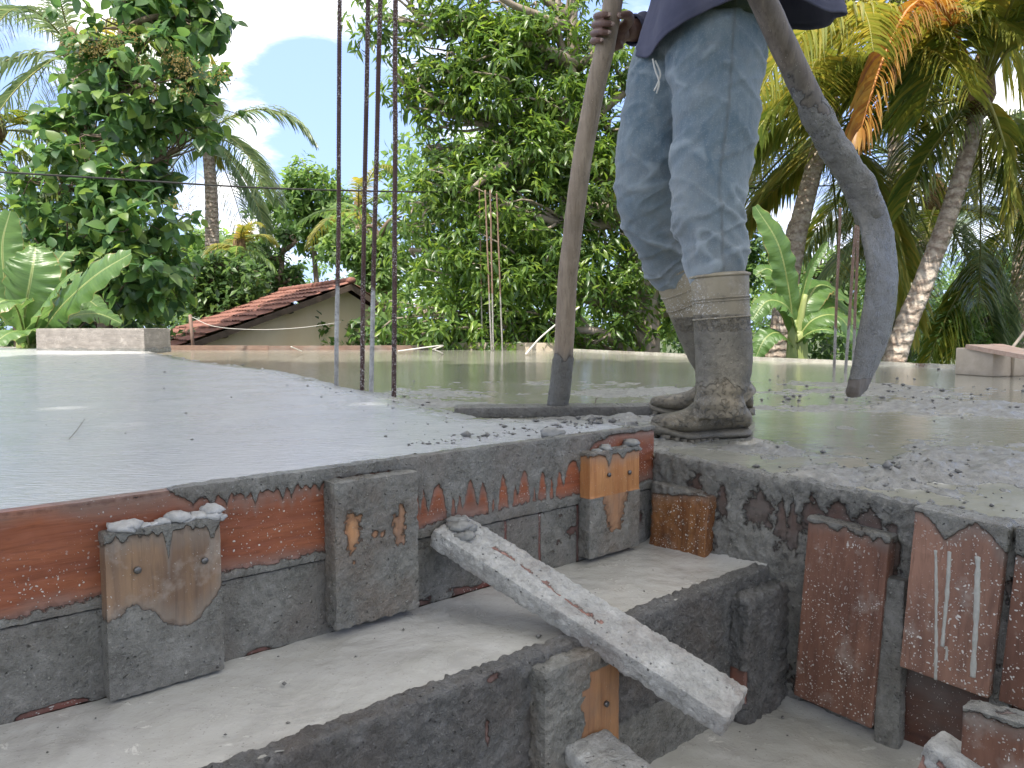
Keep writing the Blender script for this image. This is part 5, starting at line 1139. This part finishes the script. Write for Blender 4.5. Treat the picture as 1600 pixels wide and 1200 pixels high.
# ------------------------------------------------------------------ palms
def frond_mesh(P, llen, mat_l, mat_r, parent, rg, dens=.035, hang=.6, narrow=.035, spread=.9, rr=.022):
    """P: rachis points (world); leaflets hang from it"""
    R_ = spline(P, 60); L_ = np.linalg.norm(np.diff(R_, axis=0), axis=1).sum(); V, F, T = tube(R_, np.linspace(rr, rr*.2, 60), 6)
    ob = mk('frond', V, F, mat_r, parent, F3=T)
    n = int(L_*.88/dens); t_ = np.linspace(.12, .995, n); idx = t_*59; i0 = np.clip(idx.astype(int), 0, 58); f = (idx-i0)[:, None]; p = R_[i0]*(1-f)+R_[i0+1]*f; tan = nrm(R_[i0+1]-R_[i0])
    side = nrm(np.cross(tan, [0, 0, 1.])+1e-6); VV, FF, off = [], [], 0
    prof = llen*np.clip(np.sin(np.pi*(t_*.86+.10))**.55, .15, 1)
    for s in (-1, 1):
        d0 = nrm(tan*(.55+.35*t_[:, None])+side*s*spread+np.array([0, 0, .12])+rg.normal(size=(n, 3))*.10)
        hl = prof*rg.uniform(.85, 1.1, n); hg = hang*rg.uniform(.7, 1.3, n)
        q = [p]; d = d0
        for k_ in range(4):
            q.append(q[-1]+d*(hl/4)[:, None]); d = nrm(d+np.array([0, 0, -1.])*(hg*.55)[:, None])
        wn_ = nrm(np.cross(d0, [0, 0, 1.])+.0001); wdt = narrow*np.array([.5, 1., .9, .6, .08])
        wn_ = nrm(wn_*.8+np.cross(d0, wn_)*.6*s)
        A = np.stack([np.stack([q[k_]-wn_*wdt[k_]/2, q[k_]+wn_*wdt[k_]/2], 1) for k_ in range(5)], 1)   # n,5,2,3
        VV.append(A.reshape(-1, 3)); b = (np.arange(n)*10)[:, None]
        fs = np.array([(2*k_, 2*k_+1, 2*k_+3, 2*k_+2) for k_ in range(4)]); FF.append((b[:, None]+fs[None]).reshape(-1, 4)+off); off += n*10
    mk('leaflets', np.concatenate(VV), np.concatenate(FF), mat_l, ob)
    return ob
def palm(label, trunk_px, r_px, crown_px, flen, nf, seed, mats, extra=(), elev=(-.6, 1.2), llen=.75, group='coconut palms', dens=.04, r0=.14, az=None, narrow=.035, base_flare=1.3):
    rg = np.random.default_rng(seed); c = at(*crown_px); pts = [at(*p) for p in trunk_px]; b0 = np.array([pts[0][0], pts[0][1], GROUND]); 
    if abs(pts[0][2]-GROUND) < .5: pts = pts[1:]
    d0 = pts[1]-pts[0] if len(pts) > 1 else c-pts[0]; b0[:2] = pts[0][:2]-d0[:2]/max(d0[2], .1)*(pts[0][2]-GROUND)*.7
    e = empty('palm_tree', b0); tag(e, label, 'palm', group)
    tr = spline([b0]+pts+[c], 90); rad = np.linspace(r0*base_flare, r0*.8, 90)*(1+.035*(np.arange(90) % 3 == 0)); V, F, T = tube(tr, rad, 14); mk('trunk', V+.006*fbm(V*9, 3)[:, None], F, M['palmbark'], e, F3=T)
    V, F, T = tube([c-nrm(tr[-1]-tr[-4])*.25, c, c+UP*.25, c+UP*.5], [r0*1.1, r0*1.7, r0*1.4, r0*.4], 12); mk('crown_fibre', V+.03*fbm(V*11, 3)[:, None], F, M['coir'], e, F3=T)
    for i_ in range(nf):
        a_ = (az[0]+(az[1]-az[0])*(i_+.5)/nf if az else i_*2.4)+rg.uniform(-.25, .25); el = elev[0]+(elev[1]-elev[0])*((i_*7) % nf)/max(1, nf-1); L_ = flen*rg.uniform(.85, 1.08)
        d = np.array([math.cos(a_)*math.cos(el), math.sin(a_)*math.cos(el), math.sin(el)]); q = [c+d*.05]; st = 7
        for k_ in range(st):
            q.append(q[-1]+d*L_/st); d = nrm(d+np.array([0, 0, -1])*(.13+.05*k_)*(1.25 if el > .2 else .8))
        ml = mats[rg.integers(len(mats))]
        frond_mesh(q, llen*rg.uniform(.9, 1.1), M[ml], M['rachis'], e, rg, dens, rg.uniform(.5, .9), narrow)
    for P, ml, ll, hg in extra:
        frond_mesh([at(*p) for p in P], ll, M[ml], M['rachis_o'] if 'orange' in ml else M['rachis'], e, rg, .026, hg, narrow, rr=.03)
    return e
# big near palm at right (trunk with pale patches)
palm('leaning coconut palm with mottled trunk at the right, broad crown at the top edge', [(1398, 565, 9.0), (1440, 450, 9.1), (1484, 330, 9.2), (1517, 220, 9.3)], 18, (1530, 150, 9.35), 3.6, 18, 101, ['palmleaf', 'palmleaf', 'palmyellow'],
     extra=[(((1530, 130, 9.3), (1540, 40, 9.0), (1500, 30, 8.8), (1460, 120, 8.6), (1440, 180, 8.5)), 'palmleaf', .85, .5),
            (((1535, 120, 9.3), (1560, 20, 9), (1600, -10, 8.8), (1660, 60, 8.6)), 'palmleaf', .9, .6),
            (((1520, 110, 9.2), (1470, 10, 8.6), (1425, 10, 8.2), (1385, 80, 8.0), (1352, 180, 7.9), (1345, 215, 7.9)), 'palmorange', .50, 1.0),
            (((1535, 140, 9.3), (1560, 200, 9), (1580, 280, 8.9), (1575, 370, 8.9)), 'palmyellow', .5, .8),
            (((1530, 140, 9.4), (1490, 190, 9.2), (1440, 260, 9.1), (1410, 330, 9.0)), 'palmleaf', .6, .8)], llen=.8, r0=.102, dens=.034, elev=(-.9, 1.2), narrow=.045)
# palm with the crown above the frame, yellow fronds hanging behind the shirt
palm('coconut palm with yellowing drooping fronds right behind the worker', [(1235, 420, 10.5), (1252, 340, 10.5), (1275, 250, 10.5)], 14, (1290, 190, 10.5), 3.2, 18, 102, ['palmyellow', 'palmyellow', 'palmleaf'], elev=(-1.0, .9), llen=.75, r0=.12, dens=.034)
palm('tall coconut palm whose yellow green fronds hang in from the top edge', [(1395, 430, 11.5), (1400, 200, 11.5), (1400, 20, 11.5)], 14, (1395, -90, 11.5), 4.2, 16, 103, ['palmyellow', 'palmleaf', 'palmyellow'], elev=(-1.1, .6), llen=1.0, r0=.10, dens=.036,
     extra=[(((1395, -90, 11.4), (1340, -60, 11), (1300, 20, 10.8), (1270, 130, 10.7)), 'palmyellow', .95, .8), (((1395, -90, 11.4), (1350, -120, 11), (1260, -60, 10.7), (1215, 60, 10.6)), 'palmyellow', .95, .8)])
palm('shaded dark green palm low at the right', [(1395, 460, 12.5), (1430, 390, 12.6), (1455, 340, 12.7)], 12, (1462, 320, 12.7), 3.0, 15, 104, ['palmdark', 'palmdark', 'palmleaf'], elev=(-.9, 1.0), llen=.7, r0=.12)
palm('dark palm half cut off by the right edge of the photo', [(1590, 540, 13), (1592, 440, 13)], 12, (1600, 330, 13), 3.4, 14, 105, ['palmdark', 'palmleaf'], elev=(-.8, 1.0), llen=.8, r0=.12)
palm('tall palm partly hidden behind the broad leaved tree at top left', [(150, 540, 18), (140, 300, 18), (125, 150, 18)], 12, (112, 78, 18), 4.0, 16, 106, ['palmdark', 'palmdark', 'palmyellow'], elev=(-.8, 1.1), llen=.8, r0=.15, dens=.05, narrow=.045)
palm('palm cut off by the left edge of the photo', [(-20, 540, 17), (-15, 300, 17)], 12, (-10, 205, 17), 3.6, 14, 107, ['palmdark', 'palmleaf'], elev=(-.7, 1.1), llen=.8, r0=.15, dens=.05, narrow=.045)
palm('grey green palm showing right of the broad leaved tree against the sky', [(332, 420, 20), (330, 300, 20)], 10, (322, 208, 20), 3.4, 15, 108, ['palmdark'], elev=(-.9, 1.1), llen=.8, r0=.16, dens=.05, narrow=.05)
palm('small bright young palm with a bare thin trunk left of the tiled roof', [(360, 485, 18), (366, 440, 18)], 6, (374, 388, 18), .95, 12, 109, ['lightleaf', 'palmyellow'], elev=(-.2, 1.2), llen=.35, r0=.09, dens=.035, narrow=.035, base_flare=1.0)
palm('yellow leaved palm behind the tall steel bars', [(558, 440, 22), (560, 400, 22)], 6, (560, 330, 22), 2.1, 12, 110, ['palmyellow', 'lightleaf'], elev=(-.5, 1.1), llen=.5, r0=.09, dens=.05, narrow=.04)

# ------------------------------------------------------------------ banana plants
def banana_leaf(P, width, parent, rg, fold=.25, twist=0., tear=.25, up=None):
    n, m = 70, 13; R_ = spline(P, n); tan = nrm(np.gradient(R_, axis=0)); f = np.linspace(0, 1, n); wv = width/2*np.clip(np.sin(np.pi*np.clip(f*.93+.05, 0, 1))**.55, .06, 1)
    up = np.array([0, -.6, .8]) if up is None else np.asarray(up, float); side = nrm(np.cross(tan, up)); nm = nrm(np.cross(side, tan)); x = np.linspace(-1, 1, m)
    gapn = np.where(rg.random(n) < tear, rg.uniform(.1, .35, n), 0); V = []; UV = []
    for i_ in range(n):
        e_ = wv[i_]*x; bend = fold*np.abs(x)*wv[i_]-.35*wv[i_]*x*x*(1+.3*math.sin(i_*.7)); V.append(R_[i_]+side[i_]*e_[:, None]+nm[i_]*bend[:, None]+tan[i_]*(np.abs(x)**2*wv[i_]*.25)[:, None]+nm[i_]*(.02*np.sin(i_*.9+x*3)*np.abs(x)*wv[i_]*2)[:, None]); UV.append(np.c_[x, np.full(m, f[i_])])
    F = gridfaces(n, m); keep = np.ones(len(F), bool); row = np.arange(len(F))//(m-1); cl_ = np.arange(len(F)) % (m-1)
    for i_ in range(n-1):
        if rg.random() < tear*.35:
            sgn = rg.random() < .5; k_ = rg.integers(2, 5)
            keep &= ~((row == i_) & ((cl_ < k_) if sgn else (cl_ >= m-1-k_)))
    o = mk('leaf', np.concatenate(V), F[keep], M['banana'], parent, None, np.concatenate(UV)); V2, F2, T2 = tube(R_-nm*.004, np.linspace(.014, .003, n), 6); mk('midrib', V2, F2, M['bananastem'], o, F3=T2); return o
def banana(label, base, Y, leaves, stems, seed):
    rg = np.random.default_rng(seed); b = at(*base, Y); b[2] = GROUND; e = empty('banana_plant', b); tag(e, label, 'banana plant', 'banana plants')
    for s in stems:
        P = [at(*p) for p in s]; P = [np.array([P[0][0], P[0][1], GROUND])]+P; V, F, T = tube(spline(P, 20), np.linspace(.10, .03, 20), 10); mk('stem', V, F, M['bananastem'], e, F3=T)
    for P, wpx, kw in leaves: banana_leaf([at(*p) for p in P], wpx*(1.25 if base[0] < 400 else 1)*Y/1200, e, rg, **kw)
Yb = 8.9
banana('banana plant with broad pale leaves at the left deck corner', (50, 560), Yb,
       [(((60, 530, Yb), (95, 480, Yb-.2), (150, 430, Yb-.4), (205, 396, Yb-.5)), 46, dict(up=(0, -.9, .5))),
        (((35, 520, Yb), (42, 470, Yb-.2), (50, 425, Yb-.3), (56, 386, Yb-.2)), 66, dict(up=(.2, -1, .2), tear=.05)),
        (((20, 510, Yb), (8, 440, Yb-.2), (4, 380, Yb-.2), (16, 330, Yb-.2)), 46, dict(up=(.3, -1, .1), tear=.1)),
        (((45, 540, Yb), (40, 520, Yb-.6), (15, 520, Yb-.9), (-20, 545, Yb-1.1)), 34, dict(tear=.3)),
        (((50, 540, Yb), (62, 490, Yb-.5), (90, 450, Yb-.7), (120, 425, Yb-.8)), 40, dict(tear=.5)),
        (((55, 540, Yb), (100, 500, Yb-.1), (150, 490, Yb), (190, 505, Yb+.1)), 36, dict(tear=.3)),
        (((60, 545, Yb), (90, 470, Yb+.2), (130, 465, Yb+.3), (165, 490, Yb+.3)), 36, dict(tear=.2)),
        (((40, 530, Yb), (25, 480, Yb-.3), (5, 470, Yb-.5), (-30, 500, Yb-.6)), 44, dict()),
        (((50, 530, Yb), (80, 430, Yb+.3), (100, 395, Yb+.4), (105, 400, Yb+.5)), 40, dict()),
        (((58, 545, Yb), (110, 530, Yb+.1), (150, 520, Yb), (185, 525, Yb)), 26, dict())], [((50, 560, Yb), (52, 520, Yb)), ((35, 560, Yb), (36, 515, Yb))], 5)
Yc = 7.8
banana('banana plant with one tall upright leaf behind the worker boots', (1235, 570), Yc,
       [(((1240, 520, Yc), (1232, 450, Yc-.1), (1215, 380, Yc-.2), (1180, 322, Yc-.2)), 46, dict(up=(.3, -1, .1), tear=.15)),
        (((1245, 520, Yc), (1262, 470, Yc), (1285, 445, Yc+.2), (1330, 470, Yc+.3)), 50, dict(tear=.1)),
        (((1245, 520, Yc), (1230, 480, Yc-.2), (1200, 470, Yc-.2), (1175, 500, Yc-.2)), 42, dict(tear=.3)),
        (((1240, 540, Yc), (1270, 500, Yc-.1), (1310, 495, Yc-.1), (1345, 540, Yc-.1)), 50, dict(tear=.2)),
        (((1240, 540, Yc), (1215, 520, Yc-.2), (1195, 530, Yc-.3), (1180, 560, Yc-.3)), 36, dict(tear=.3)),
        (((1240, 540, Yc), (1265, 520, Yc-.2), (1290, 515, Yc-.3), (1320, 525, Yc-.3)), 16, dict(tear=.5)),
        (((1245, 500, Yc), (1262, 430, Yc), (1280, 395, Yc), (1292, 378, Yc)), 14, dict(up=(0, -1, 0), fold=1.2, tear=0)),
        (((1250, 520, Yc), (1290, 470, Yc+.3), (1340, 500, Yc+.4), (1375, 545, Yc+.5)), 46, dict(tear=.2)),
        (((1240, 520, Yc+.1), (1215, 440, Yc+.2), (1200, 420, Yc+.3), (1180, 430, Yc+.3)), 40, dict(tear=.3))],
       [((1238, 570, Yc), (1243, 500, Yc)), ((1250, 570, Yc), (1247, 520, Yc), (1258, 460, Yc))], 6)
